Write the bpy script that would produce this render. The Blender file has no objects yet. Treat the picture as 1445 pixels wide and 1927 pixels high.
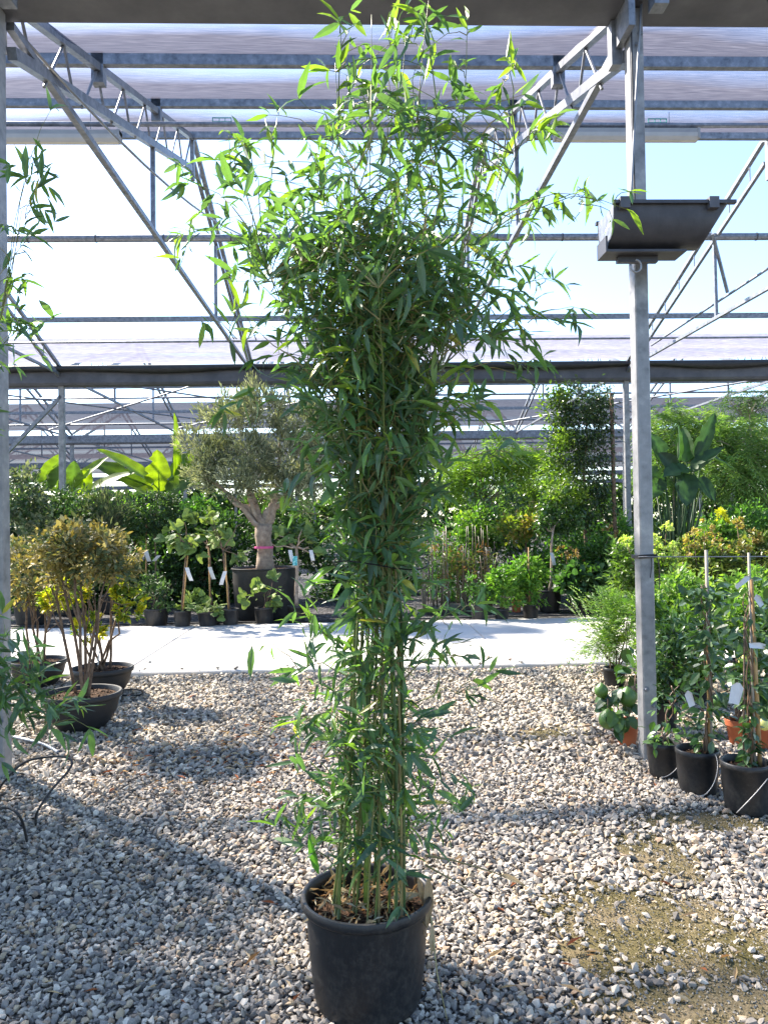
import bpy, bmesh, math, random
import numpy as np
from mathutils import Vector, Matrix

scene = bpy.context.scene
COL = scene.collection
rad = math.radians
rng = np.random.default_rng(7)
random.seed(7)

# ------------------------------------------------------------------ camera
W, H, FPX, CAMZ = 1445.0, 1927.0, 1450.0, 1.5
YAW, PITCH, ROLL = rad(1.98), rad(0.8), rad(0.9)
fw = np.array([math.sin(YAW)*math.cos(PITCH), math.cos(YAW)*math.cos(PITCH), math.sin(PITCH)])
r0 = np.cross(fw, [0, 0, 1.0]); r0 /= np.linalg.norm(r0); u0 = np.cross(r0, fw)
rt = r0*math.cos(ROLL) - u0*math.sin(ROLL)
up = u0*math.cos(ROLL) + r0*math.sin(ROLL)
cd = bpy.data.cameras.new('camera'); cam = bpy.data.objects.new('camera', cd); COL.objects.link(cam)
cam.matrix_world = Matrix(((rt[0], up[0], -fw[0], 0), (rt[1], up[1], -fw[1], 0), (rt[2], up[2], -fw[2], CAMZ), (0, 0, 0, 1)))
cd.sensor_fit = 'VERTICAL'; cd.sensor_height = 24.0; cd.lens = 24.0*FPX/H
cd.clip_start = 0.05; cd.clip_end = 2000
scene.camera = cam

# ------------------------------------------------------------------ sky, sun, exposure
SUN_EL = rad(42)
SUN_AZ = rad(-48)            # from +Y towards +X; negative = to the left, in front of the camera
SDIR = Vector((math.sin(SUN_AZ)*math.cos(SUN_EL), math.cos(SUN_AZ)*math.cos(SUN_EL), math.sin(SUN_EL)))
world = bpy.data.worlds.new('World'); scene.world = world; world.use_nodes = True
wn = world.node_tree.nodes; wl = world.node_tree.links; wn.clear()
wo = wn.new('ShaderNodeOutputWorld'); bg = wn.new('ShaderNodeBackground'); sky = wn.new('ShaderNodeTexSky')
sky.sky_type = 'NISHITA'; sky.sun_disc = False; sky.sun_elevation = SUN_EL; sky.sun_rotation = SUN_AZ
sky.air_density = 1.0; sky.dust_density = 0.7; sky.ozone_density = 3.0; sky.altitude = 50
bg.inputs['Strength'].default_value = 0.108
wl.new(sky.outputs[0], bg.inputs[0]); wl.new(bg.outputs[0], wo.inputs[0])
sd = bpy.data.lights.new('sun', 'SUN'); sd.energy = 5.0; sd.angle = rad(1.4); sd.color = (1.0, 0.91, 0.78)
sun = bpy.data.objects.new('sun', sd); COL.objects.link(sun)
sun.rotation_euler = (-SDIR).to_track_quat('-Z', 'Y').to_euler()
vs = scene.view_settings
vs.view_transform = 'Standard'; vs.look = 'None'; vs.gamma = 1.0; vs.use_curve_mapping = False
vs.exposure = 2.12
scene.cycles.max_bounces = 8; scene.cycles.transparent_max_bounces = 12
scene.cycles.diffuse_bounces = 4; scene.cycles.transmission_bounces = 6
scene.cycles.use_denoising = True
scene.cycles.sample_clamp_indirect = 8.0

# ------------------------------------------------------------------ helpers
def ray(x, y):
    return fw + rt*(x - W/2)/FPX - up*(y - H/2)/FPX
def at(x, y, Y):                       # pixel of the photograph -> point of the place at depth Y
    d = ray(x, y); p = d*Y/d[1]; return np.array([p[0], p[1], p[2] + CAMZ])
def gnd(x, y, z=0.0):
    d = ray(x, y); p = d*(z - CAMZ)/d[2]; return np.array([p[0], p[1], z])

def tag(o, label=None, cat=None, group=None, kind=None):
    if label: o['label'] = label
    if cat: o['category'] = cat
    if group: o['group'] = group
    if kind: o['kind'] = kind
    return o
def empty(name, loc=(0, 0, 0), rz=0.0):
    o = bpy.data.objects.new(name, None); COL.objects.link(o); o.empty_display_size = 0.1
    o.location = loc; o.rotation_euler = (0, 0, rz); return o
def link(name, me, parent=None, loc=None):
    o = bpy.data.objects.new(name, me); COL.objects.link(o)
    if parent: o.parent = parent
    if loc is not None: o.location = loc
    return o

class MB:
    """collects polygons; build() links them as ONE mesh object"""
    def __init__(s): s.v = []; s.n = 0; s.f = []; s.c = []; s.hasc = False
    def add(s, V, F, col=None):
        V = np.asarray(V, float).reshape(-1, 3)
        s.v.append(V)
        if isinstance(F, np.ndarray): s.f.append(F + s.n)
        else:
            by = {}
            for q in F: by.setdefault(len(q), []).append(q)
            for k in by: s.f.append(np.array(by[k], int) + s.n)
        if col is not None:
            s.hasc = True
            col = np.asarray(col, float)
            s.c.append(np.broadcast_to(col, (len(V), 3)) if col.ndim == 1 else col)
        else: s.c.append(np.full((len(V), 3), 0.5))
        s.n += len(V); return s
    def box(s, lo, hi, col=None):
        x0, y0, z0 = lo; x1, y1, z1 = hi
        V = [(x0,y0,z0),(x1,y0,z0),(x1,y1,z0),(x0,y1,z0),(x0,y0,z1),(x1,y0,z1),(x1,y1,z1),(x0,y1,z1)]
        return s.add(V, [(3,2,1,0),(4,5,6,7),(0,1,5,4),(1,2,6,5),(2,3,7,6),(3,0,4,7)], col)
    def bar(s, p0, p1, w, h, upv=(0, 0, 1), col=None):
        p0 = np.array(p0, float); p1 = np.array(p1, float); d = p1 - p0; d /= np.linalg.norm(d)
        u = np.array(upv, float)
        if abs(d @ u) > 0.95: u = np.array([0, 1.0, 0])
        x = np.cross(d, u); x /= np.linalg.norm(x); z = np.cross(x, d)
        V = [p + a*x*w/2 + b*z*h/2 for p in (p0, p1) for a, b in ((-1,-1),(1,-1),(1,1),(-1,1))]
        return s.add(V, [(0,1,2,3),(7,6,5,4),(0,4,5,1),(1,5,6,2),(2,6,7,3),(3,7,4,0)], col)
    def tube(s, P, R, n=8, col=None, cap=True):
        P = np.asarray(P, float); m = len(P); R = np.broadcast_to(np.asarray(R, float), (m,))
        T = np.gradient(P, axis=0); T /= np.linalg.norm(T, axis=1)[:, None] + 1e-12
        x = np.cross(T[0], [0.31, 0.17, 0.93])
        if np.linalg.norm(x) < .3: x = np.cross(T[0], [1.0, 0.1, 0.0])
        V = np.zeros((m, n, 3)); a = np.arange(n)*2*math.pi/n
        for i in range(m):
            x = x - (x @ T[i])*T[i]; x /= np.linalg.norm(x); y = np.cross(T[i], x)
            V[i] = P[i] + R[i]*(np.cos(a)[:, None]*x + np.sin(a)[:, None]*y)
        i, j = np.meshgrid(np.arange(m-1), np.arange(n), indexing='ij'); j2 = (j+1) % n
        F = np.stack([i*n+j, i*n+j2, (i+1)*n+j2, (i+1)*n+j], -1).reshape(-1, 4)
        b = s.n
        s.add(V.reshape(-1, 3), F, col)
        if cap: s.f.append(np.array([np.arange(n)[::-1] + b])); s.f.append(np.array([np.arange(n) + b + (m-1)*n]))
        return s
    def lathe(s, prof, n=32, c=(0, 0, 0), col=None, squash=(1, 1)):
        prof = np.asarray(prof, float); m = len(prof); a = np.arange(n)*2*math.pi/n
        V = np.zeros((m, n, 3))
        V[:, :, 0] = prof[:, 0:1]*np.cos(a)*squash[0] + c[0]; V[:, :, 1] = prof[:, 0:1]*np.sin(a)*squash[1] + c[1]; V[:, :, 2] = prof[:, 1:2] + c[2]
        i, j = np.meshgrid(np.arange(m-1), np.arange(n), indexing='ij'); j2 = (j+1) % n
        F = np.stack([i*n+j, i*n+j2, (i+1)*n+j2, (i+1)*n+j], -1).reshape(-1, 4)
        return s.add(V.reshape(-1, 3), F, col)
    def scatter(s, tpl, pos, rot, scl, col):
        """many copies of a template (V, F): pos (n,3), rot (n,3,3) columns = local axes, scl (n,) or (n,3), col (n,3)"""
        TV, TF = tpl; pos = np.asarray(pos, float); n = len(pos)
        if n == 0: return s
        scl = np.asarray(scl, float)
        if scl.ndim == 1: scl = np.repeat(scl[:, None], 3, 1)
        L = TV[None]*scl[:, None, :]
        V = np.einsum('nij,nkj->nki', rot, L) + pos[:, None, :]
        k = len(TV)
        for F in TF:
            FF = F[None] + (np.arange(n)*k)[:, None, None] + s.n
            s.f.append(FF.reshape(-1, F.shape[1]))
        s.v.append(V.reshape(-1, 3)); s.c.append(np.repeat(np.asarray(col, float), k, 0)); s.hasc = True
        s.n += n*k; return s
    def mesh(s, name, mat, smooth=False):
        me = bpy.data.meshes.new(name)
        V = np.concatenate(s.v) if s.v else np.zeros((0, 3))
        me.vertices.add(len(V)); me.vertices.foreach_set('co', V.astype(np.float32).ravel())
        loops = np.concatenate([f.ravel() for f in s.f]); sizes = np.concatenate([np.full(len(f), f.shape[1]) for f in s.f])
        starts = np.concatenate([[0], np.cumsum(sizes)[:-1]])
        me.loops.add(len(loops)); me.loops.foreach_set('vertex_index', loops.astype(np.int32))
        me.polygons.add(len(sizes)); me.polygons.foreach_set('loop_start', starts.astype(np.int32))
        if s.hasc:
            ca = me.color_attributes.new('tint', 'FLOAT_COLOR', 'POINT')
            C = np.ones((len(V), 4), np.float32); C[:, :3] = np.concatenate(s.c); ca.data.foreach_set('color', C.ravel())
        me.update(calc_edges=True)
        me.polygons.foreach_set('use_smooth', np.full(len(sizes), smooth))
        me.materials.append(mat)
        return me
    def build(s, name, mat, parent=None, smooth=False, loc=None):
        return link(name, s.mesh(name, mat, smooth), parent, loc)

def frames(d, nh):
    """rotation matrices with local Y = d and local Z near nh"""
    d = d/np.linalg.norm(d, axis=1)[:, None]
    x = np.cross(d, nh); l = np.linalg.norm(x, axis=1)[:, None]
    x = np.where(l > 1e-3, x/np.maximum(l, 1e-6), np.array([1.0, 0, 0])); z = np.cross(x, d)
    return np.stack([x, d, z], -1)
def unit(v): return v/(np.linalg.norm(v, axis=-1, keepdims=True) + 1e-9)

# leaf templates: along +Y, unit length
def leaf_tpl(width, st=(0, .2, .5, .8, 1), pr=(.12, .8, 1, .55, .02), fold=.25, bend=.2, wave=0.0):
    V = []; 
    for i, (t, p) in enumerate(zip(st, pr)):
        w = width*p/2; z = -bend*t*t; y = t*(1-.15*bend*t)
        k = wave*(-1)**i
        V += [(-w, y, z + fold*w + k), (0, y, z), (w, y, z + fold*w - k)]
    F = []
    for i in range(len(st)-1):
        a = 3*i; F += [(a, a+1, a+4, a+3), (a+1, a+2, a+5, a+4)]
    return np.array(V, float), [np.array(F, int)]
LANCE = [leaf_tpl(w, bend=b, fold=f, wave=v) for w, b, f, v in ((.225, .1, .3, 0), (.20, .28, .25, .01), (.235, .5, .35, .0), (.205, -.08, .3, .008), (.18, .18, .8, .0), (.24, .7, .2, .012))]
OVATE = [leaf_tpl(.52, bend=b, fold=f) for b, f in ((.15, .25), (.35, .3), (-.05, .35))]
OVLO = [leaf_tpl(.5, st=(0, .5, 1), pr=(.15, 1, .05), bend=b, fold=f) for b, f in ((.15, .3), (.35, .35), (-.05, .4))]
ROUND = [leaf_tpl(.72, st=(0, .18, .5, .82, 1), pr=(.2, .85, 1, .7, .1), bend=b, fold=.2) for b in (.2, .4)]
SMALL = (np.array([(0, 0, 0), (.26, .45, .06), (0, 1, -.1), (-.26, .45, .06)], float), [np.array([(0, 1, 2), (0, 2, 3)], int)])
NARROW = (np.array([(0, 0, 0), (.1, .45, .03), (0, 1, -.14), (-.1, .45, .03)], float), [np.array([(0, 1, 2), (0, 2, 3)], int)])
def fig_tpl():
    pts = []
    for k in range(21):
        a = -2.5 + 5.0*k/20; r = .34 + .2*abs(math.cos(1.5*a))**1.5
        pts.append((r*math.sin(a), .42 + r*math.cos(a)*1.05, .05*math.cos(3*a) - .18*r*r))
    V = [(0, .36, .05)] + pts + [(0, 0, 0)]
    F = [(0, i+1, i) for i in range(1, 21)] + [(0, 1, 22), (0, 22, 21)]
    return np.array(V, float), [np.array(F, int)]
FIG = fig_tpl()

# ------------------------------------------------------------------ materials
def newmat(name):
    m = bpy.data.materials.new(name); m.use_nodes = True; n = m.node_tree.nodes; l = m.node_tree.links; n.clear()
    return m, n, l, n.new('ShaderNodeOutputMaterial')
def setp(b, **k):
    for a, v in k.items(): b.inputs[a.replace('_', ' ')].default_value = v
def tex_noise(n, l, scale, detail=6, rough=.6, coord='Object', dist=0.0):
    tc = n.new('ShaderNodeTexCoord'); t = n.new('ShaderNodeTexNoise')
    t.inputs['Scale'].default_value = scale; t.inputs['Detail'].default_value = detail; t.inputs['Roughness'].default_value = rough
    t.inputs['Distortion'].default_value = dist
    l.new(tc.outputs[coord], t.inputs['Vector']); return t
def ramp(n, l, src, stops):
    r = n.new('ShaderNodeValToRGB'); e = r.color_ramp.elements
    while len(e) < len(stops): e.new(0.5)
    for i, (p, c) in enumerate(stops): e[i].position = p; e[i].color = (*c, 1)
    l.new(src, r.inputs[0]); return r
def bump(n, l, src, b, strength=.3, dist=.01):
    k = n.new('ShaderNodeBump'); k.inputs['Strength'].default_value = strength; k.inputs['Distance'].default_value = dist
    l.new(src, k.inputs['Height']); l.new(k.outputs[0], b.inputs['Normal'])
def mottled(name, stops, scale=6, rough=.6, metal=0.0, bmp=.2, bscale=60, spec=.4, coord='Object', rstops=None):
    m, n, l, o = newmat(name); b = n.new('ShaderNodeBsdfPrincipled'); l.new(b.outputs[0], o.inputs[0])
    t = tex_noise(n, l, scale, coord=coord); r = ramp(n, l, t.outputs[0], stops); l.new(r.outputs[0], b.inputs['Base Color'])
    setp(b, Roughness=rough, Metallic=metal); b.inputs['Specular IOR Level'].default_value = spec
    if rstops:
        rr = ramp(n, l, t.outputs[0], [(p, (v, v, v)) for p, v in rstops]); l.new(rr.outputs[0], b.inputs['Roughness'])
    if bmp:
        t2 = tex_noise(n, l, bscale, coord=coord); bump(n, l, t2.outputs[0], b, bmp)
    return m
def leafmat(name, trans=.4, rough=.42, spec=.35, warm=(1.25, 1.5, .45)):
    m, n, l, o = newmat(name); b = n.new('ShaderNodeBsdfPrincipled'); a = n.new('ShaderNodeAttribute'); a.attribute_name = 'tint'
    t = n.new('ShaderNodeBsdfTranslucent'); mx = n.new('ShaderNodeMixShader'); mx.inputs[0].default_value = trans
    v = n.new('ShaderNodeMixRGB'); v.blend_type = 'MULTIPLY'; v.inputs[0].default_value = 1.0; v.inputs[2].default_value = (*warm, 1)
    nz = tex_noise(n, l, 30, 3); hs = n.new('ShaderNodeHueSaturation'); mp = n.new('ShaderNodeMapRange')
    mp.inputs['To Min'].default_value = .75; mp.inputs['To Max'].default_value = 1.25
    l.new(nz.outputs[0], mp.inputs['Value']); l.new(mp.outputs[0], hs.inputs['Value']); l.new(a.outputs['Color'], hs.inputs['Color'])
    l.new(hs.outputs[0], b.inputs['Base Color']); l.new(hs.outputs[0], v.inputs[1]); l.new(v.outputs[0], t.inputs['Color'])
    setp(b, Roughness=rough); b.inputs['Specular IOR Level'].default_value = spec
    l.new(b.outputs[0], mx.inputs[1]); l.new(t.outputs[0], mx.inputs[2]); l.new(mx.outputs[0], o.inputs[0]); return m
def tintmat(name, rough=.7, spec=.3, bmp=.0, bscale=80):
    m, n, l, o = newmat(name); b = n.new('ShaderNodeBsdfPrincipled'); a = n.new('ShaderNodeAttribute'); a.attribute_name = 'tint'
    nz = tex_noise(n, l, bscale, 5); hs = n.new('ShaderNodeHueSaturation'); mp = n.new('ShaderNodeMapRange')
    mp.inputs['To Min'].default_value = .6; mp.inputs['To Max'].default_value = 1.4
    l.new(nz.outputs[0], mp.inputs['Value']); l.new(mp.outputs[0], hs.inputs['Value']); l.new(a.outputs['Color'], hs.inputs['Color'])
    l.new(hs.outputs[0], b.inputs['Base Color']); l.new(b.outputs[0], o.inputs[0]); setp(b, Roughness=rough); b.inputs['Specular IOR Level'].default_value = spec
    if bmp: bump(n, l, nz.outputs[0], b, bmp, .003)
    return m
M = {}
M['steel'] = mottled('galvanised_steel', [(.3, (.10, .11, .13)), (.45, (.17, .185, .21)), (.55, (.20, .215, .24)), (.7, (.29, .305, .33))], 16, .45, .35, .06, 120, .5)
M['paintsteel'] = mottled('weathered_post_steel', [(.3, (.14, .143, .148)), (.45, (.22, .223, .226)), (.55, (.25, .252, .254)), (.7, (.34, .338, .33))], 11, .5, .2, .06, 90, .4)
M['gutter'] = mottled('gutter_steel', [(.3, (.066, .068, .078)), (.55, (.095, .097, .108)), (.75, (.125, .127, .138))], 4, .6, .2, .08, 60, .4)
M['dark'] = mottled('dark_metal', [(.3, (.045, .045, .052)), (.7, (.075, .075, .082))], 6, .5, .3, .1, 60)
def matplastic():
    m, n, l, o = newmat('black_pot_plastic'); b = n.new('ShaderNodeBsdfPrincipled'); l.new(b.outputs[0], o.inputs[0]); b.inputs['Specular IOR Level'].default_value = .4
    t = tex_noise(n, l, 5); base = ramp(n, l, t.outputs[0], [(.3, (.009, .0095, .011)), (.7, (.017, .018, .02))])
    t2 = tex_noise(n, l, 3.5, 10, .75, dist=.6); t3 = tex_noise(n, l, 60, 8, .8)                        # dust, splashes and scuffs
    ad = n.new('ShaderNodeMath'); ad.operation = 'MULTIPLY'; l.new(t2.outputs[0], ad.inputs[0]); l.new(t3.outputs[0], ad.inputs[1])
    k = ramp(n, l, ad.outputs[0], [(.22, (0, 0, 0)), (.42, (.75, .75, .75))])
    mx = n.new('ShaderNodeMixRGB'); l.new(k.outputs[0], mx.inputs[0]); l.new(base.outputs[0], mx.inputs[1]); mx.inputs[2].default_value = (.075, .066, .055, 1); l.new(mx.outputs[0], b.inputs['Base Color'])
    rr = n.new('ShaderNodeMapRange'); l.new(k.outputs[0], rr.inputs['Value']); rr.inputs['To Min'].default_value = .4; rr.inputs['To Max'].default_value = .9; l.new(rr.outputs[0], b.inputs['Roughness'])
    bump(n, l, t3.outputs[0], b, .12, .004); return m
M['plastic'] = matplastic()
M['bowl'] = mottled('grey_bowl_plastic', [(.3, (.014, .015, .017)), (.7, (.024, .025, .027))], 5, .55, 0, .15, 120, .35)
M['terra'] = mottled('terracotta_plastic', [(.3, (.32, .085, .035)), (.6, (.4, .12, .05)), (.8, (.42, .17, .09))], 7, .6, 0, .1, 60, .3)
M['soil'] = mottled('potting_soil', [(.3, (.012, .009, .007)), (.5, (.045, .028, .018)), (.68, (.13, .075, .045)), (.8, (.2, .14, .09))], 55, .95, 0, .9, 90, .1)
M['bark'] = mottled('bark', [(.3, (.08, .055, .04)), (.55, (.17, .12, .085)), (.75, (.27, .2, .14))], 22, .9, 0, .6, 45, .15)
M['olivebark'] = mottled('olive_bark', [(.3, (.2, .15, .12)), (.55, (.33, .26, .2)), (.75, (.44, .36, .29))], 14, .9, 0, .6, 40, .15)
M['stakewood'] = mottled('bamboo_stake', [(.3, (.3, .17, .07)), (.6, (.45, .28, .12)), (.8, (.5, .36, .19))], 12, .7, 0, .1, 60, .3)
M['greystake'] = mottled('grey_stake', [(.3, (.2, .18, .15)), (.7, (.36, .33, .28))], 14, .8, 0, .2, 60, .2)
M['cane'] = tintmat('bamboo_cane', .4, .45, 0, 25)
M['twig'] = tintmat('green_twig', .6, .3, 0, 25)
M['stone'] = tintmat('limestone_chips', .85, .25, .35, 130)
M['leaf'] = leafmat('leaf', .42)
M['bamboo'] = leafmat('bamboo_leaf', .38, .36, .5, (1.55, 1.75, .5))
M['dull'] = leafmat('dull_leaf', .25, .6, .25, (1.3, 1.3, .6))
M['gloss'] = leafmat('glossy_leaf', .25, .28, .5, (1.3, 1.7, .4))
M['banana'] = leafmat('banana_leaf', .45, .4, .4, (1.75, 1.75, .22))
M['dry'] = leafmat('dry_leaf', .25, .7, .2, (1.2, 1.0, .7))
M['fruit'] = mottled('lime_skin', [(.3, (.035, .095, .015)), (.7, (.07, .15, .022))], 9, .35, 0, .3, 140, .5)
M['lemon'] = mottled('lemon_skin', [(.3, (.55, .55, .12)), (.7, (.65, .62, .2))], 9, .4, 0, .3, 140, .5)
M['white'] = mottled('white_label', [(.3, (.5, .5, .5)), (.7, (.62, .62, .62))], 8, .5, 0, 0, 10)
M['teal'] = mottled('teal_label', [(.45, (.02, .25, .28)), (.55, (.1, .42, .45)), (.65, (.6, .75, .7))], 30, .5, 0, 0, 10)
M['pink'] = mottled('pink_tape', [(.3, (.6, .08, .25)), (.7, (.65, .12, .3))], 8, .5, 0, 0, 10)
M['rubber'] = mottled('black_hose', [(.3, (.015, .015, .016)), (.7, (.03, .03, .03))], 8, .5, 0, .1, 60)
M['wire'] = mottled('wire', [(.3, (.2, .2, .2)), (.7, (.3, .3, .3))], 8, .4, .5, 0)
M['lampbody'] = mottled('lamp_housing', [(.3, (.3, .3, .29)), (.7, (.36, .36, .34))], 8, .5, 0, 0)
M['diffuser'] = mottled('lamp_diffuser', [(.3, (.42, .41, .37)), (.7, (.48, .47, .43))], 8, .3, 0, 0)
M['green_clip'] = mottled('green_plastic', [(.3, (.0, .22, .18)), (.7, (.02, .3, .25))], 8, .5, 0, 0)
def matnet(name='shade_net', lo=.10, k=1.0):
    m, n, l, o = newmat(name); tr = n.new('ShaderNodeBsdfTransparent'); tl = n.new('ShaderNodeBsdfTranslucent'); df = n.new('ShaderNodeBsdfDiffuse')
    tr.inputs[0].default_value = (.97, .96, 1, 1)
    tc = n.new('ShaderNodeTexCoord'); mp = n.new('ShaderNodeMapping'); mp.inputs['Scale'].default_value = (1.2, 14, 14)
    t = n.new('ShaderNodeTexNoise'); t.inputs['Scale'].default_value = 4; t.inputs['Detail'].default_value = 8
    l.new(tc.outputs['Object'], mp.inputs[0]); l.new(mp.outputs[0], t.inputs['Vector'])
    r = ramp(n, l, t.outputs[0], [(.3, (.09*k, .086*k, .112*k)), (.5, (.14*k, .134*k, .165*k)), (.7, (.23*k, .222*k, .26*k))])
    l.new(r.outputs[0], tl.inputs[0]); l.new(r.outputs[0], df.inputs[0])
    a = n.new('ShaderNodeMixShader'); a.inputs[0].default_value = .5; l.new(df.outputs[0], a.inputs[1]); l.new(tl.outputs[0], a.inputs[2])
    b = n.new('ShaderNodeMixShader'); lw = n.new('ShaderNodeLayerWeight'); lw.inputs['Blend'].default_value = .5     # woven threads: open face on, closed at a slant
    f = n.new('ShaderNodeMapRange'); f.inputs['From Min'].default_value = .56; f.inputs['From Max'].default_value = .78; f.inputs['To Min'].default_value = lo; f.inputs['To Max'].default_value = .96
    l.new(lw.outputs['Facing'], f.inputs['Value']); l.new(f.outputs[0], b.inputs[0])
    l.new(tr.outputs[0], b.inputs[1]); l.new(a.outputs[0], b.inputs[2]); l.new(b.outputs[0], o.inputs[0]); return m
M['net'] = matnet()
M['palenet'] = matnet('pale_shade_net', .12, 3.0)
M['densenet'] = matnet('dense_shade_net', .88, .62)
def matground(name, stops, vscale, dark):
    m, n, l, o = newmat(name); b = n.new('ShaderNodeBsdfPrincipled'); l.new(b.outputs[0], o.inputs[0]); setp(b, Roughness=.9); b.inputs['Specular IOR Level'].default_value = .2
    tc = n.new('ShaderNodeTexCoord'); v = n.new('ShaderNodeTexVoronoi'); v.inputs['Scale'].default_value = vscale; l.new(tc.outputs['Object'], v.inputs['Vector'])
    sep = n.new('ShaderNodeSeparateColor'); l.new(v.outputs['Color'], sep.inputs[0]); r = ramp(n, l, sep.outputs[0], stops)
    mp = ramp(n, l, v.outputs['Distance'], [(.25, (1, 1, 1)), (.62, (dark,)*3)])
    mu = n.new('ShaderNodeMixRGB'); mu.blend_type = 'MULTIPLY'; mu.inputs[0].default_value = 1; l.new(r.outputs[0], mu.inputs[1]); l.new(mp.outputs[0], mu.inputs[2])
    l.new(mu.outputs[0], b.inputs['Base Color'])
    iv = n.new('ShaderNodeMath'); iv.operation = 'SUBTRACT'; iv.inputs[0].default_value = 1; l.new(v.outputs['Distance'], iv.inputs[1]); bump(n, l, iv.outputs[0], b, .8, .02)
    return m
M['gravelground'] = matground('gravel_ground', [(.1, (.12, .11, .095)), (.5, (.18, .165, .14)), (.9, (.26, .235, .2))], 60, .6)
M['darkgravel'] = matground('dark_gravel', [(.1, (.03, .03, .03)), (.6, (.09, .09, .09)), (.95, (.22, .21, .2))], 30, .3)
def matconcrete():
    m, n, l, o = newmat('pale_concrete'); b = n.new('ShaderNodeBsdfPrincipled'); l.new(b.outputs[0], o.inputs[0]); setp(b, Roughness=.85)
    t = tex_noise(n, l, 1.3, 8, .65); r = ramp(n, l, t.outputs[0], [(.25, (.40, .38, .35)), (.5, (.50, .48, .45)), (.75, (.56, .54, .50))])
    t2 = tex_noise(n, l, 45, 6, .7); r2 = ramp(n, l, t2.outputs[0], [(.3, (.8, .8, .8)), (.6, (1, 1, 1))])
    mu = n.new('ShaderNodeMixRGB'); mu.blend_type = 'MULTIPLY'; mu.inputs[0].default_value = .7; l.new(r.outputs[0], mu.inputs[1]); l.new(r2.outputs[0], mu.inputs[2])
    l.new(mu.outputs[0], b.inputs['Base Color']); bump(n, l, t2.outputs[0], b, .25, .004); return m
M['concrete'] = matconcrete()
def matsand():
    m, n, l, o = newmat('mossy_sand'); b = n.new('ShaderNodeBsdfPrincipled'); l.new(b.outputs[0], o.inputs[0]); setp(b, Roughness=.95); b.inputs['Specular IOR Level'].default_value = .1
    t = tex_noise(n, l, 3.2, 5, .6); r = ramp(n, l, t.outputs[0], [(.32, (.085, .078, .032)), (.47, (.13, .112, .055)), (.6, (.2, .165, .105)), (.72, (.25, .21, .15))])
    t2 = tex_noise(n, l, 170, 4, .7); r2 = ramp(n, l, t2.outputs[0], [(.35, (.45, .45, .42)), (.6, (1.25, 1.2, 1.1))])
    mu = n.new('ShaderNodeMixRGB'); mu.blend_type = 'MULTIPLY'; mu.inputs[0].default_value = 1; l.new(r.outputs[0], mu.inputs[1]); l.new(r2.outputs[0], mu.inputs[2])
    l.new(mu.outputs[0], b.inputs['Base Color']); bump(n, l, t2.outputs[0], b, .9, .008); return m
M['sand'] = matsand()

# ================================================================== THE SETTING
def sheet(name, x0, x1, y0, y1, z, mat, parent=None, nx=1, ny=1):
    b = MB(); xs = np.linspace(x0, x1, nx+1); ys = np.linspace(y0, y1, ny+1)
    V = [(x, y, z) for y in ys for x in xs]; F = [(j*(nx+1)+i, j*(nx+1)+i+1, (j+1)*(nx+1)+i+1, (j+1)*(nx+1)+i) for j in range(ny) for i in range(nx)]
    return b.add(V, F).build(name, mat, parent)
tag(sheet('ground', -150, 150, -40, 260, -0.02, M['darkgravel']), 'dark gravel ground running on under the greenhouse spans', kind='structure')
KERB_Y, BACK_Y = 7.74, 11.3
bed = sheet('gravel_bed', -12, 12, -6, KERB_Y, 0.0, M['gravelground'])
tag(bed, 'pale grey limestone gravel yard in front of the concrete path', kind='structure')

# concrete path, one slab per bay
path = sheet('concrete_path', -40, 40, KERB_Y, BACK_Y, 0.004, M['darkgravel'])
tag(path, 'pale concrete path crossing behind the gravel', kind='structure')
for k in range(-9, 10):
    xa = 1.55 + 3.9*k; g = .006
    b = MB(); e = .012
    x0, x1, y0, y1, zt = xa+g, xa+3.9-g, KERB_Y, BACK_Y, .055
    V = [(x0,y0,.0),(x1,y0,.0),(x1,y1,.0),(x0,y1,.0),(x0,y0,zt-e),(x1,y0,zt-e),(x1,y1,zt-e),(x0,y1,zt-e),(x0+e,y0+e,zt),(x1-e,y0+e,zt),(x1-e,y1-e,zt),(x0+e,y1-e,zt)]
    b.add(V, [(0,1,5,4),(1,2,6,5),(2,3,7,6),(3,0,4,7),(4,5,9,8),(5,6,10,9),(6,7,11,10),(7,4,8,11),(8,9,10,11)]).build('slab', M['concrete'], path)

# bare sandy patches in the gravel (ellipses in metres: cx, cy, rx, ry, angle)
def ell(x, y, rx, ry, a): p = gnd(x, y); return (p[0], p[1], rx, ry, a)
PATCH = [ell(1215, 1745, .36, .30, -.4), ell(1380, 1800, .34, .2, -.2), ell(1130, 1800, .16, .14, .2), ell(1235, 1615, .17, .26, .1), ell(1330, 1550, .34, .12, -.1), ell(1010, 1385, .42, .3, .1), ell(1300, 1900, .3, .12, 0)]
def patch_d(x, y):
    d = np.full(np.shape(x), 9.0)
    for i, (cx, cy, rx, ry, a) in enumerate(PATCH):
        u = (x-cx)*math.cos(a) + (y-cy)*math.sin(a); v = -(x-cx)*math.sin(a) + (y-cy)*math.cos(a)
        q = np.sqrt((u/rx)**2 + (v/ry)**2) + .16*np.sin(9*x+i) * np.cos(11*y+2*i) + .1*np.sin(23*x+17*y)
        d = np.minimum(d, q + (.55 if i == 5 else 0))
    return d
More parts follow.
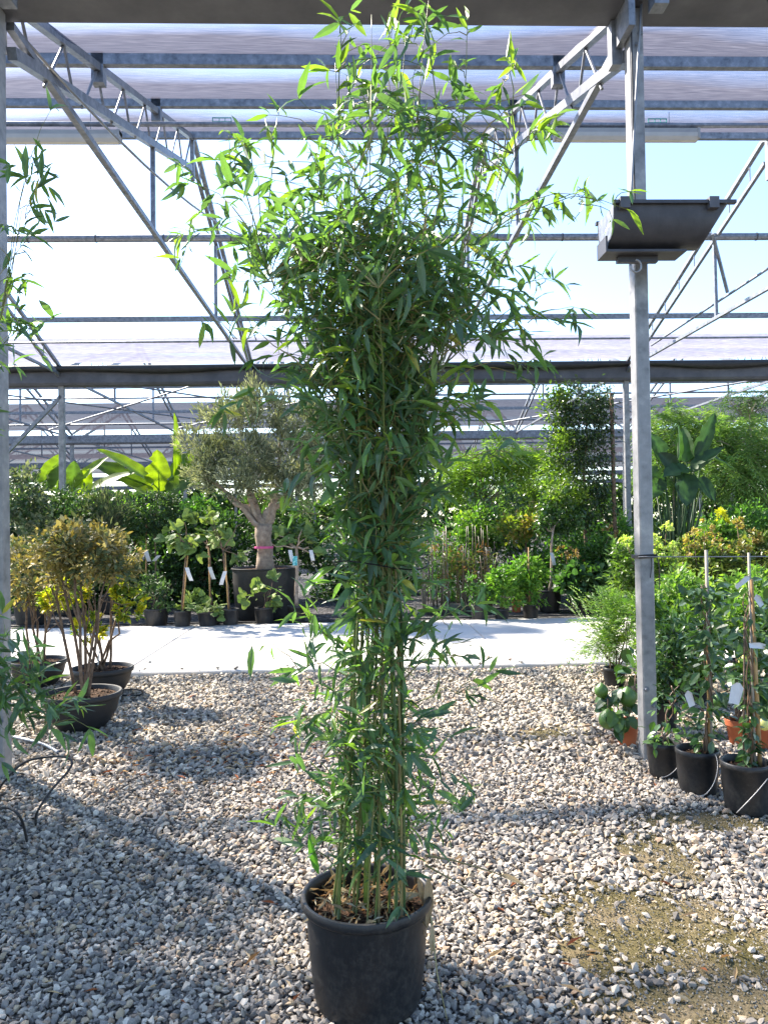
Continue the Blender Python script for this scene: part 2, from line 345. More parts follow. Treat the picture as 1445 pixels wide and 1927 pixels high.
for i, (cx, cy, rx, ry, a) in enumerate(PATCH):
    b = MB(); nn = 40; V = [(cx, cy, .012)]
    for k in range(nn):
        t = 2*math.pi*k/nn; rr = 1.15 + .12*math.sin(3*t+i) + .07*math.sin(7*t+2*i)
        u, v = rx*rr*math.cos(t), ry*rr*math.sin(t)
        V.append((cx + u*math.cos(a) - v*math.sin(a), cy + u*math.sin(a) + v*math.cos(a), .004 + .0006*i))
    V[0] = (cx, cy, .005 + .0006*i)
    tag(b.add(V, [(0, k+1, (k+1) % nn + 1) for k in range(nn)]).build('bare_soil', M['sand'], bed))

# loose limestone chips
def rock(seed, k=13):
    r = np.random.default_rng(seed); bm = bmesh.new()
    P = unit(r.normal(size=(k, 3)))*r.uniform(.75, 1.1, (k, 1))*np.array([.66, .5, .34])*r.uniform(.85, 1.15, 3)
    for p in P: bm.verts.new(p)
    res = bmesh.ops.convex_hull(bm, input=bm.verts)
    bmesh.ops.delete(bm, geom=[v for v in bm.verts if not v.link_faces], context='VERTS')
    bmesh.ops.triangulate(bm, faces=bm.faces)
    bm.verts.index_update(); V = np.array([v.co[:] for v in bm.verts]); F = np.array([[v.index for v in f.verts] for f in bm.faces]); bm.free()
    return V, [F]
ROCKS = [rock(100+i) for i in range(14)] + [rock(200+i, 9) for i in range(10)]
def rand_rot(n, r, tilt=.6):
    z = unit(np.stack([r.normal(0, tilt, n), r.normal(0, tilt, n), np.ones(n)], -1)); a = r.uniform(0, 6.283, n)
    y = np.stack([np.cos(a), np.sin(a), np.zeros(n)], -1); y = unit(y - (y*z).sum(1)[:, None]*z); x = np.cross(y, z)
    return np.stack([x, y, z], -1)
STONE_COL = 1.42*np.array([1.05, 1.0, .91])*np.array([(.30, .275, .24), (.22, .205, .185), (.165, .157, .148), (.11, .106, .103), (.26, .215, .155), (.38, .352, .31), (.21, .16, .12), (.07, .068, .067)])
STONE_P = np.array([.20, .22, .20, .12, .08, .09, .05, .04])
def stone_field():
    r = np.random.default_rng(11); xs = []; ys = []; ss = []
    for (y0, y1, sp) in ((1.8, 3.1, .0158), (3.1, 4.7, .0192), (4.7, KERB_Y-.01, .028)):
        wx = .56*y1 + .6
        gx = np.arange(-wx, wx, sp); gy = np.arange(y0, y1, sp); X, Y = np.meshgrid(gx, gy)
        X = X + r.uniform(-.6, .6, X.shape)*sp; Y = Y + r.uniform(-.6, .6, Y.shape)*sp
        k = np.abs(X) < .56*Y + .5
        xs.append(X[k]); ys.append(np.minimum(Y[k], KERB_Y-.02)); ss.append(np.full(k.sum(), sp))
    X = np.concatenate(xs); Y = np.concatenate(ys); S = np.concatenate(ss)
    d = patch_d(X, Y); keep = (d > 1.25) | (r.uniform(size=len(X)) < np.clip((d-.6)*1.35, .07, 1))
    X, Y, S, d = X[keep], Y[keep], S[keep], d[keep]; n = len(X)
    size = np.minimum(S*r.lognormal(.14, .33, n)*1.12, S*1.95)
    Z = size*.22 + r.uniform(0, .012, n) + .006*np.sin(3.1*X)*np.cos(2.3*Y)
    c = STONE_COL[r.choice(len(STONE_COL), n, p=STONE_P)]*r.uniform(.8, 1.15, (n, 1))*1.0
    sp = r.choice(n, 260, replace=False); X[sp] = r.uniform(-6, 6, 260); Y[sp] = KERB_Y + .02 + r.exponential(.12, 260); Z[sp] = .055 + size[sp]*.25      # chips kicked onto the path
    return X, Y, Z, size, c, rand_rot(n, r), np.where(Y > 4.2, r.integers(14, 24, n), r.integers(0, 14, n)), r
X, Y, Z, S, Cc, Rr, Kk, rg = stone_field()
dxy = np.hypot(X - .0, Y); score = S/np.maximum(dxy, .5)
inview = (np.abs((X - .035*Y)/Y) < .49) & (Y > 2.25) & ~((np.hypot(X-.0, Y-2.5) < .26))
order = np.argsort(-(score*inview)); big = order[:300]; isbig = np.zeros(len(X), bool); isbig[big] = True
b = MB()
for k in range(len(ROCKS)):
    q = (Kk == k) & ~isbig
    b.scatter(ROCKS[k], np.stack([X, Y, Z], -1)[q], Rr[q], S[q], Cc[q])
go = b.build('gravel', M['stone'], bed); go['kind'] = 'stuff'
stone_mesh = {}
for i in big:
    ci = int(np.argmin(np.abs(STONE_COL - Cc[i]).sum(1))); key = (int(Kk[i]), ci)
    if key not in stone_mesh:
        stone_mesh[key] = MB().scatter(ROCKS[key[0]], np.zeros((1, 3)), np.eye(3)[None], np.ones(1), STONE_COL[ci][None]).mesh('stone', M['stone'])
    o = link('stone', stone_mesh[key], bed)
    Mx = Matrix([list(Rr[i][a]*S[i]) + [(X[i], Y[i], Z[i])[a]] for a in range(3)] + [[0, 0, 0, 1]]); o.matrix_local = Mx
# fine grit lying in the bare patches
n = 9000; gx = np.zeros(0); gy = np.zeros(0)
while len(gx) < n:
    a = rg.uniform(.5, 2.6, 40000); c = rg.uniform(2.2, 6.2, 40000); k = patch_d(a, c) < 1.1; gx = np.concatenate([gx, a[k]]); gy = np.concatenate([gy, c[k]])
gx, gy = gx[:n], gy[:n]; GR = (np.array([(1,0,-.5),(-.5,.87,-.5),(-.5,-.87,-.5),(0,0,.7)]), [np.array([(0,1,3),(1,2,3),(2,0,3)])])
b = MB(); b.scatter(GR, np.stack([gx, gy, np.full(n, .011)], -1), rand_rot(n, rg), rg.uniform(.0016, .006, n), np.array([(.2, .17, .11), (.13, .11, .055), (.27, .25, .21)])[rg.integers(0, 3, n)])
b.build('grit', M['stone'], bed)['kind'] = 'stuff'
# straw, chips and dead leaves blown over the gravel
b = MB(); n = 420
px_ = np.concatenate([rg.uniform(180, 640, 300), rg.uniform(0, 1440, 120)]); py_ = np.concatenate([rg.normal(1420, 40, 300), rg.uniform(1300, 1900, 120)])
P = np.array([gnd(a, c, .02) for a, c in zip(px_, py_)]) + np.stack([np.zeros(n), np.zeros(n), rg.uniform(.006, .02, n)], -1)
b.scatter(NARROW, P, rand_rot(n, rg, .3), rg.uniform(.025, .085, n), np.array([(.42, .3, .16), (.3, .17, .07), (.5, .4, .25), (.28, .1, .04)])[rg.integers(0, 4, n)])
lit = b.build('leaf_litter', M['dry']); tag(lit, 'straw and dead leaf litter scattered over the gravel', kind='stuff')
tag(sheet('mulch_strip', -40, 40, BACK_Y+.0, 15.5, .002, M['darkgravel']), 'dark gravel strip under the row of potted plants behind the path', kind='structure')

# ------------------------------------------------------------------ greenhouse frame
BAY, X0 = 3.9, -2.12
SPAN, Y0 = 11.25, 4.75
RIDGE_Z, EAVE_Z = 6.72, 4.78
gh = empty('greenhouse_frame', (X0, Y0, 0))
tag(gh, 'galvanised steel greenhouse frame with posts, lattice trusses, gutters and pale purple shade nets overhead', 'greenhouse')
OFF = np.array([X0, Y0, 0])
def L(p): return np.asarray(p, float) - OFF
def topz(t): return EAVE_Z + (RIDGE_Z-EAVE_Z)*(1 - abs(t - SPAN/2)/(SPAN/2))       # t measured from the gutter
# posts: every bay at the first gutter, further gutters as seen
post_me = {}
def post(x, y, w, d, h, z0=0):
    key = (w, d, h)
    if key not in post_me:
        b = MB(); e = .008
        prof = [(-w/2+e, -d/2), (w/2-e, -d/2), (w/2, -d/2+e), (w/2, d/2-e), (w/2-e, d/2), (-w/2+e, d/2), (-w/2, d/2-e), (-w/2, -d/2+e)]
        V = [(a, c, z) for z in (0, h) for a, c in prof]
        b.add(V, [(i, (i+1) % 8, 8+(i+1) % 8, 8+i) for i in range(8)] + [tuple(range(15, 7, -1))[::-1]])
        post_me[key] = b.mesh('post', M['paintsteel'])
    return link('post', post_me[key], gh, L((x, y, z0)))
near_posts = []
for i in range(-1, 3):
    near_posts.append(post(X0 + BAY*i - (.048 if i == 0 else 0), Y0, .085, .11, 4.68))
for k in range(1, 4):
    for i in range(-4 if k < 3 else -6, 6 if k < 3 else 8):
        if k == 1 and i in (0, 1): continue
        post(X0 + BAY*i, Y0 + SPAN*k, .11, .11, 4.4)
        if k == 1 and i == -1:                       # knee brace at the left far post
            MB().bar(L((X0-BAY+.0, Y0+SPAN-.02, 4.2)), L((X0-BAY-1.25, Y0+SPAN-.02, 2.9)), .07, .07).build('knee_brace', M['steel'], gh)
# gutter beams (hollow channel section)
def gutter(y, zb, h, w, x0, x1, mat):
    b = MB(); zt = zb + h
    prof = [(-w/2+.03, zb), (w/2-.03, zb), (w/2, zb+.05), (w/2, zt), (w/2-.012, zt), (w/2-.03, zb+.09), (-w/2+.03, zb+.09), (-w/2+.012, zt), (-w/2, zt), (-w/2, zb+.05)]
    V = [(x, y+p, z) for x in (x0, x1) for p, z in prof]; n = len(prof)
    b.add(np.array(V)-OFF, [(i, (i+1) % n, n+(i+1) % n, n+i) for i in range(n)] + [tuple(range(n))[::-1], tuple(range(n, 2*n))])
    return b.build('gutter_beam', mat, gh)
gutter(Y0+.0, 4.69, .36, .34, -18, 16, M['gutter'])
for k in range(1, 6): gutter(Y0+SPAN*k, 4.40, .30, .30, -18-8*k, 18+8*k, M['steel'] if k > 1 else M['gutter'])
# black bunched screen lying along the second gutter, sagging between the posts
b = MB(); xs = np.arange(-20, 20, .13); m = len(xs)
top = Y0+SPAN-.2; sag = .05*np.cos((xs-X0)/BAY*2*math.pi) + .015*np.sin(xs*2.3)
V = []
for x, s in zip(xs, sag):
    for a in range(8): V.append((x, top + .075*math.cos(a*math.pi/4), 4.72 + (.075+.02*s)*math.sin(a*math.pi/4) + .6*s*(math.sin(a*math.pi/4) < 0)))
F = [(i*8+j, i*8+(j+1) % 8, (i+1)*8+(j+1) % 8, (i+1)*8+j) for i in range(m-1) for j in range(8)]
b.add(np.array(V)-OFF, F).build('bunched_screen', M['rubber'], gh, smooth=True)
# brackets where posts meet the first gutter
for i in range(-1, 3):
    x = X0+BAY*i
    MB().box(L((x-.09, Y0-.17, 4.50)), L((x-.05, Y0+.17, 4.70))).box(L((x-.115, Y0+.07, 4.40)), L((x-.052, Y0+.15, 4.685))).build('bracket', M['steel'], gh)
    MB().box(L((x+.05, Y0-.22, 4.60)), L((x+.14, Y0-.12, 4.80))).build('bracket', M['steel'], gh)
bolt_me = MB().lathe([(0.001, .012), (.011, .012), (.013, .009), (.013, 0), (.02, 0), (.02, -.003)], 6).mesh('bolt', M['steel'])
for i in range(0, 2):
    for dx_, z in ((.022, 4.52), (-.022, 4.60), (.0, 4.45), (.022, .35), (-.022, .45), (.0, 3.12), (.0, 3.42)):
        o = link('bolt', bolt_me, gh, L((X0+BAY*i+dx_-(.048 if i == 0 else 0), Y0-.0555, z))); o.rotation_euler = (math.pi/2, 0, 0)
# purlins: (t from gutter, z centre, height, width)
PURL = [(1.76, 5.43, .095, .06), (3.67, 6.11, .085, .06), (5.45, 6.66, .085, .06), (9.1, 5.20, .085, .06)]
purl_me = {}
for k in range(0, 4):
    x0, x1 = -18-8*k, 18+8*k
    for (t, z, h, w) in (PURL if k < 1 else PURL[-1:]):
        MB().bar(L((x0, Y0+SPAN*k+t, z)), L((x1, Y0+SPAN*k+t, z)), w, h).build('purlin', M['steel'], gh)
# pipes across the first two spans
def xpipe(name, y, z, r, mat, x0=-16, x1=16, n=10):
    return MB().tube([L((x0, y, z)), L((0, y, z)), L((x1, y, z))], r, n).build(name, mat, gh, smooth=True)
drive = xpipe('drive_pipe', 8.0, 5.665, .026, M['steel'])
roll = xpipe('roller_pipe', 11.8, 5.89, .055, M['steel'], n=12)
xpipe('thin_pipe', 14.5, 4.95, .02, M['steel'])
xpipe('drive_pipe', 8.0+SPAN, 4.95, .03, M['steel'], -26, 26)
xpipe('thin_pipe', 14.5+SPAN, 4.9, .03, M['steel'], -26, 26)
xpipe('thin_pipe', 12.0+SPAN, 5.35, .03, M['steel'], -26, 26)
for x in np.arange(-9, 9, 1.02):
    MB().lathe([(.058, -.008), (.062, -.008), (.062, .008), (.058, .008)], 14).build('pipe_clip', M['dark'], gh, loc=L((x, 11.8, 5.89))).rotation_euler = (0, math.pi/2, 0)
# trusses
WEB_T = np.linspace(.35, 5.45, 15)
def chords(t0=0.0):
    return None
def truss_parts(detail):
    parts = []
    hz = SPAN/2; s = (RIDGE_Z-EAVE_Z)/hz; dz = .40
    A, B, C2 = np.array([0, .0, EAVE_Z-.02]), np.array([0, hz, RIDGE_Z-.02]), np.array([0, SPAN, EAVE_Z-.02])
    for p, q in ((A, B), (B, C2)): parts.append(('top_chord', MB().bar(p, q, .06, .06).mesh('top_chord', M['steel'])))
    lo = lambda t: topz(t) - dz - .04
    b1 = np.array([0, .12, EAVE_Z-.3]); b2 = np.array([0, hz-.25, lo(hz-.25)]); b3 = np.array([0, SPAN-.12, EAVE_Z-.2])
    parts.append(('bottom_chord', MB().bar(b1, b2, .06, .075).mesh('bottom_chord', M['steel'])))
    parts.append(('bottom_chord', MB().bar(np.array([0, hz-.02, RIDGE_Z-.35]), b3, .05, .05).mesh('bottom_chord', M['steel'])))
    parts.append(('king_post', MB().bar(np.array([0, hz-.1, RIDGE_Z-.06]), np.array([0, hz-.1, RIDGE_Z-.62]), .05, .07).mesh('king_post', M['steel'])))
    parts.append(('tie_bar', MB().bar(np.array([0, .1, EAVE_Z-.14]), np.array([0, SPAN-.1, EAVE_Z-.14]), .05, .05).mesh('tie_bar', M['steel'])))
    for t in (3.5, SPAN-4.1):
        z1 = lo(t) + (.0 if t < hz else .05)
        parts.append(('strut', MB().bar(np.array([0, t, z1]), np.array([0, t-.02, EAVE_Z-.13]), .045, .045).mesh('strut', M['steel'])))
    ts = np.linspace(.25, hz-.2, 15); web = []
    for i in range(14):
        a, c = ts[i], ts[i+1]
        za = (topz(a)-.04) if i % 2 == 0 else lo(a); zc = lo(c) if i % 2 == 0 else (topz(c)-.04)
        web.append((np.array([0, a, za]), np.array([0, c - (.18 if i % 2 == 0 else 0), zc])))
    far = np.linspace(hz+.4, SPAN-.9, 8)
    for t in far:
        fr = (t-hz)/(SPAN/2-.12); zl = (RIDGE_Z-.35)*(1-fr) + (EAVE_Z-.2)*fr
        web.append((np.array([0, t, topz(t)-.04]), np.array([0, t, zl])))
    if detail:
        for p, q in web: parts.append(('web_bar', MB().tube([p, q], .0115, 6).mesh('web_bar', M['steel'])))
        for t, z, h, w in PURL[:2]: parts.append(('purlin_bracket', MB().box((-.05, t-.03, z-.2), (.05, t+.06, z+.06)).mesh('purlin_bracket', M['steel'])))
    else:
        b = MB()
        for p, q in web: b.tube([p, q], .012, 5)
        parts.append(('web', b.mesh('web', M['steel'])))
    return parts
TD, TS = truss_parts(True), truss_parts(False)
for k in range(0, 4):
    for i in range(-3-2*k, 4+2*k):
        tr = empty('truss', L((X0+BAY*i, Y0+SPAN*k, 0))); tr.parent = gh
        for nm, me in (TD if (k == 0 or (k == 1 and -4 <= i <= 4)) else TS):
            if nm == 'purlin_bracket' and k: continue
            o = link(nm, me, tr)
            if nm == 'web': o['kind'] = 'stuff'
# wind-brace cables
def cable(name, p, q, sag, r, mat, parent, n=10):
    p, q = np.array(p, float), np.array(q, float); t = np.linspace(0, 1, n)[:, None]
    P = p*(1-t) + q*t; P[:, 2] -= (4*sag*t*(1-t))[:, 0]
    return MB().tube(P, r, 6).build(name, mat, parent, smooth=True)
cable('brace_cable', L(at(34, 60, 4.95)), L(at(470, 447, 11.8)), .22, .012, M['wire'], gh)
cable('brace_cable', L(at(1445, 505, 11.0)), L(at(1225, 650, 15.6)), .0, .022, M['steel'], gh)
MB().bar(L(at(1340, 440, 11.7)), L(at(1368, 550, 12.2)), .045, .045).build('strut', M['steel'], gh)
for (xa, xb) in ((-BAY*1.9, -BAY*.2), (-BAY*.9, BAY*.9), (BAY*1.6, BAY*3)):
    cable('brace_cable', L((X0+xa, Y0+SPAN+.3, 4.6)), L((X0+xb, Y0+SPAN*2-3.0, 4.55)), .0, .022, M['steel'], gh)
    cable('brace_cable', L((X0+xb, Y0+SPAN+.3, 4.6)), L((X0+xa, Y0+SPAN*2-3.0, 4.55)), .0, .022, M['steel'], gh)
# shade nets on the near slope of each span, sagging between purlins
def net(k, sag, x0, x1):
    ty = [.16, 1.76, 3.67, 5.45]; zz = [EAVE_Z+.14, 5.49, 6.165, 6.715]
    ys = []; zs = []
    for a in range(3):
        for q in range(14):
            f = q/14; ys.append(ty[a]*(1-f) + ty[a+1]*f); zs.append(zz[a]*(1-f) + zz[a+1]*f - sag*4*f*(1-f)*(1+.5*(1-f)))
    ys.append(ty[-1]); zs.append(zz[-1]); nx = int((x1-x0)/.39); xs = np.linspace(x0, x1, nx+1); n = len(ys); V = []
    for x in xs:
        w = .5+.5*math.cos((x-X0)/BAY*2*math.pi)
        for q, (y, z) in enumerate(zip(ys, zs)):
            e = math.sin(q/14*math.pi % math.pi); dz = -.03*(1-w)*e + .014*e*math.sin(x*2.1+q*.4+k)
            V.append((x, Y0+SPAN*k+y, z+dz))
    F = [(i*n+j, (i+1)*n+j, (i+1)*n+j+1, i*n+j+1) for i in range(nx) for j in range(n-1)]
    MB().add(np.array(V)-OFF, F).build('shade_net', M['net' if k < 1 else 'palenet' if k == 1 else 'densenet'], gh, smooth=True)
for k in range(-2, 5): net(k, .075 if k == 0 else .05, -17-8*abs(k), 15+8*abs(k))

# ------------------------------------------------------------------ lamps and small fittings on the frame
def batten(x0, y, z, ln, label):
    root = empty('batten_lamp', (x0+ln/2, y, z)); tag(root, label, 'lamp', 'unlit batten lamps under the drive pipe')
    hs = MB().box((-ln/2, -.05, .03), (ln/2, .05, .075)).build('housing', M['lampbody'], root)
    prof = [(-.055, .03), (-.05, -.01), (-.03, -.045), (.03, -.045), (.05, -.01), (.055, .03)]; b = MB(); m = len(prof)
    V = [(x, p, q) for x in (-ln/2+.02, ln/2-.02) for p, q in prof]
    b.add(V, [(i, i+1, m+i+1, m+i) for i in range(m-1)] + [tuple(range(m))[::-1], tuple(range(m, 2*m))]).build('diffuser', M['diffuser'], root)
    for s in (-1, 1):
        MB().box((s*(ln/2-.012)-.012, -.058, -.03), (s*(ln/2-.012)+.012, .058, .079)).build('end_cap', M['lampbody'], hs)
        MB().tube([(s*ln*.3, 0, .07), (s*ln*.3, 0, .27)], .004, 5).build('hanger', M['wire'], hs)
p = at(1042, 258, 8.0); batten(p[0], 8.0, p[2]-.0, 1.54, 'unlit white batten lamp hanging beside the sunlit steel post')
p = at(228, 262, 8.0); batten(p[0]-1.54, 8.0, p[2], 1.54, 'unlit white batten lamp behind the bamboo sprays at the upper left corner')
for (x, y) in ((418, 222), (1236, 214), (830, 219)):
    c = at(x, y, 8.0); root = MB().box((-.1, -.006, 0), (-.093, .006, .045)).box((.093, -.006, 0), (.1, .006, .045)).box((-.1, -.006, .04), (.1, .006, .046)).box((-.1, -.006, .0), (.1, .006, .006)).box((-.03, -.006, .006), (-.025, .006, .04)).box((.03, -.006, .006), (.035, .006, .04)).build('pipe_bracket', M['green_clip'], gh, loc=L((c[0], 8.0, 5.69)))
# half-barrel trough clamped to the sunlit post
zc = at(1240, 400, 4.45)[2]
tr = empty('trough', (1.79, 4.46, zc)); tr.scale = (.70, .75, .80); tag(tr, 'dark half-barrel metal trough clamped high on the sunlit steel post', 'trough')
def trough():
    b = MB(); prof = []; ring = 13
    for s, off in ((1, 0.0), (0, .012)):
        rr = [(-(.20-off)*math.cos(math.pi*k/(ring-1)), -(.27-off)*math.sin(math.pi*k/(ring-1))**.8) for k in range(ring)]
        prof.append(rr)
    xs = (-.44, .33)
    V = []; 
    for x, tp in zip(xs, (1.0, 1.0)):
        for layer in prof: V += [(x + (.16*(1+z/.27) if x > 0 else 0), y*tp, z) for y, z in layer]
    n = 2*ring
    F = [(i, i+1, n+i+1, n+i) for i in range(ring-1)] + [(ring+i+1, ring+i, n+ring+i, n+ring+i+1) for i in range(ring-1)]
    b.add(V, F).build('shell', M['dark'], tr, smooth=True)
    for x in (-.44, ):
        b = MB(); V = [(x, 0, -.02)] + [(x+.002, y, z) for y, z in prof[0]]; b.add(V, [(0, i+1, i) for i in range(1, ring)] ).build('end_plate', M['steel'], tr)
    b = MB(); V = [(.36, 0, -.02)] + [(.33+.16*(1+z/.27)-.004, y, z) for y, z in prof[0]]; b.add(V, [(0, i, i+1) for i in range(1, ring)]).build('end_plate', M['dark'], tr)
    for y in (-.21, .21): MB().box((-.45, y-.02, -.012), (.56, y+.02, .012)).build('flange', M['dark'], tr)
    for x in (-.36, .37): MB().box((x-.04, -.245, -.05), (x+.04, -.185, .03)).build('clamp', M['gutter'], tr)
    MB().box((-.46, -.1, -.315), (.2, .12, -.298)).box((-.475, -.1, -.315), (-.46, .12, -.2)).build('carrier', M['dark'], tr)
    MB().box((-.34, .0, -.36), (.0, .05, -.317)).build('carrier_rail', M['dark'], tr)
    t = np.linspace(0, 2*math.pi*.8, 14); MB().tube(np.stack([-.22+.045*np.sin(t), np.full(14, -.08), -.37-.045+.045*np.cos(t)], -1), .007, 6).build('cable_loop', M['wire'], tr, smooth=True)
trough()
cable('power_cable', L((1.70, 4.66, zc+.0)), L((1.80, 4.66, 4.68)), -.04, .008, M['wire'], gh)
cable('power_cable', L((1.735, 4.665, zc+.0)), L((1.735, 4.66, 4.66)), .0, .005, M['rubber'], gh)
# wire strung from the post to the right, tied with black string
hw = at(1212, 1048, 4.66)
wr = cable('support_wire', (1.72, 4.68, hw[2]), (5.6, 4.68, hw[2]-.01), .015, .0035, M['wire'], None)
tag(wr, 'thin wire strung from the steel post across the staked plants', 'wire')
b = MB()
for q in range(3):
    z = hw[2] + (q-1)*.008; b.tube([(1.725, 4.685, z), (1.834, 4.685, z+.004), (1.834, 4.815, z), (1.725, 4.815, z-.004), (1.725, 4.685, z)], .004, 5)
b.tube([(1.80, 4.683, hw[2]), (1.80, 4.68, hw[2]-.06), (1.79, 4.68, hw[2]-.13)], .003, 5)
b.tube([(1.835, 4.68, hw[2]), (1.85, 4.68, hw[2]-.09), (1.845, 4.68, hw[2]-.2)], .003, 5)
tag(b.build('string_tie', M['rubber']), 'black string knotted round the steel post at the wire', 'string')

# far tree line beyond the last spans
def treeline():
    r = np.random.default_rng(77); b = MB(); n = 26000; x = r.uniform(-75, 75, n); h = 4.4 + .7*np.sin(x*.31) + .5*np.sin(x*.83+1); z = h*r.uniform(0, 1, n)**.7; P = np.stack([x, 66 + r.uniform(-2, 2, n), z], -1)
    c = np.array([(.05, .09, .03), (.08, .13, .04), (.035, .065, .025)])[r.integers(0, 3, n)]; b.scatter(SMALL, P, rand_rot(n, r, 1.5), r.uniform(.5, 1.0, n), c)
    tag(b.build('treeline', M['leaf']), 'far line of dull green trees beyond the last greenhouse span', kind='stuff')
treeline()

# ================================================================== PLANT BUILDERS
SOILN = 26
CHIP = (np.array([(1, .3, 0), (-.8, .45, .05), (-.9, -.4, 0), (.7, -.5, -.05), (.1, 0, .35)]), [np.array([(0, 1, 4), (1, 2, 4), (2, 3, 4), (3, 0, 4)])])
def soil_disc(r, z, root, seed=0, mound=.015):
    q = np.random.default_rng(seed); b = MB(); V = [(0, 0, z+mound)]
    for ring in (1, 2, 3, 4):
        for k in range(SOILN):
            a = 2*math.pi*k/SOILN; rr = r*ring/4; V.append((rr*math.cos(a), rr*math.sin(a), z + mound*(1-ring/4) + q.uniform(-.006, .008)*(ring < 4)))
    F = [(0, 1+k, 1+(k+1) % SOILN) for k in range(SOILN)]
    for ring in range(3):
        for k in range(SOILN):
            a = 1+ring*SOILN+k; c = 1+ring*SOILN+(k+1) % SOILN; F.append((a, a+SOILN, c+SOILN, c))
    b.add(V, F)
    if r > .08:                                               # bark chips and crumbs
        n = 160; a = q.uniform(0, 6.283, n); rr = (r-.01)*np.sqrt(q.uniform(0, 1, n)); b.scatter(CHIP, np.stack([rr*np.cos(a), rr*np.sin(a), z + mound*(1-rr/r) + q.uniform(0, .008, n)], -1), rand_rot(n, q, .7), q.uniform(.005, .016, n), np.full((n, 3), .2))
    return b.build('soil', M['soil'], root)
def pot(root, rt, rb, h, mat, style='pot', seed=0):
    if style == 'bowl':
        prof = [(0, 0), (rb*.9, 0), (rb, .006), (rt*.72, h*.22), (rt*.86, h*.48), (rt*.925, h*.76), (rt*.945, h-.045), (rt*.99, h-.04), (rt, h-.033), (rt, h-.008), (rt-.006, h), (rt-.02, h-.002), (rt-.026, h-.012), (rt-.035, h-.07)]
        sz = h-.035
    elif style == 'terra':
        prof = [(0, 0), (rb*.95, 0), (rb, .008), (rt*.88, h*.74), (rt*.90, h*.75), (rt*.98, h*.76), (rt, h*.985), (rt-.004, h), (rt-.012, h-.002), (rt-.016, h*.8)]
        sz = h-.03
    else:
        prof = [(0, 0), (rb*.93, 0), (rb*.98, .008), (rb*1.0, .03), (rb+(rt-rb)*.55, h*.5), (rt*.965, h-.03), (rt*.99, h-.027), (rt, h-.02), (rt, h-.005), (rt-.004, h), (rt-.012, h), (rt-.017, h-.008), (rt-.022, h-.07)]
        sz = h-.04
    n = 40 if rt > .12 else 24
    o = MB().lathe(prof, n).build('pot', mat, root, smooth=True)
    md = o.modifiers.new('edges', 'EDGE_SPLIT'); md.split_angle = rad(50)
    soil_disc(prof[-1][0]+.001, sz, o, seed)
    return sz
def crown_pts(r, ells, n, csize, shell=.55, ncl=None):
    """clumped points in a union of ellipsoids; returns points, outward dirs, clump ids"""
    w = np.array([e[1][0]*e[1][1]*e[1][2] for e in ells])**.67; w /= w.sum(); P = []; D = []; K = []; kid = 0
    for (c, rd), ww in zip(ells, w):
        c = np.array(c, float); rd = np.array(rd, float); m = int(n*ww); nc = max(3, int((ncl or max(8, n//28))*ww))
        dirs = unit(r.normal(size=(nc, 3))); rr = r.uniform(shell, 1.0, nc)**.8*r.uniform(.88, 1.1, nc)
        cc = dirs*rr[:, None]*rd; idx = r.integers(0, nc, m)
        p = cc[idx] + r.normal(size=(m, 3))*csize
        P.append(p + c); D.append(unit(p/rd)); K.append(idx + kid); kid += nc
    return np.concatenate(P), np.concatenate(D), np.concatenate(K)
def crown(root, r, ells, n, size, cols, tpl=SMALL, mat='leaf', csize=.06, shell=.5, upb=.3, droop=0.0, jit=.9, name='crown', ncl=None, flat=.6, lit=.25):
    P, D, K = crown_pts(r, ells, n, csize, shell, ncl); m = len(P)
    d = unit(D + r.normal(0, jit, (m, 3)) + np.array([0, 0, upb - droop]))
    nh = unit(np.stack([r.normal(0, flat, m), r.normal(0, flat, m), np.ones(m)], -1))
    cols = np.array(cols, float); kc = r.integers(0, len(cols), K.max()+1); mixk = r.uniform(size=m) < .7
    c = np.where(mixk[:, None], cols[kc[K]], cols[r.integers(0, len(cols), m)])*r.uniform(1-lit, 1+lit, (m, 1))
    b = MB(); tp = tpl if isinstance(tpl, list) else [tpl]; ti = r.integers(0, len(tp), m); sz = size*r.uniform(.65, 1.3, m); R = frames(d, nh)
    for k, t in enumerate(tp):
        q = ti == k; b.scatter(t, P[q], R[q], sz[q], c[q])
    return b.build(name, M[mat], root)
def leaf_parts(root, P, R, S, tpls, cols, mat, r, name='leaf', cache={}):
    for i in range(len(P)):
        k = int(r.integers(0, len(tpls))); c = int(r.integers(0, len(cols))); key = (id(tpls), k, tuple(cols[c]), mat)
        if key not in cache: cache[key] = MB().scatter(tpls[k], np.zeros((1, 3)), np.eye(3)[None], np.ones(1), np.array([cols[c]])).mesh(name, M[mat])
        o = link(name, cache[key], root)
        o.matrix_local = Matrix([list(R[i][a]*S[i]) + [P[i][a]] for a in range(3)] + [[0, 0, 0, 1]])
def wig(p, q, r, amp=.03, n=6):
    p, q = np.array(p, float), np.array(q, float); t = np.linspace(0, 1, n)[:, None]; P = p*(1-t)+q*t
    P[1:-1] += r.normal(0, amp, (n-2, 3)); return P
def stem(root, p, q, ra, rb, mat, r, amp=.02, name='stem', n=6):
    return MB().tube(wig(p, q, r, amp, n), np.linspace(ra, rb, n), 7).build(name, M[mat], root, smooth=True)
def strip(root, c, dirv, ln, w, mat='white', name='label_tag', r=None):
    """curled plastic tag"""
    b = MB(); d = unit(np.array(dirv, float)); x = np.array([1.0, .25, 0]); V = []
    for k in range(5):
        t = k/4; o = np.array(c) + d*ln*t + np.array([0, -.12*ln*math.sin(t*2.6), 0]); V += [o - x*w/2, o + x*w/2]
    return b.add(V, [(2*k, 2*k+1, 2*k+3, 2*k+2) for k in range(4)]).build(name, M[mat], root)

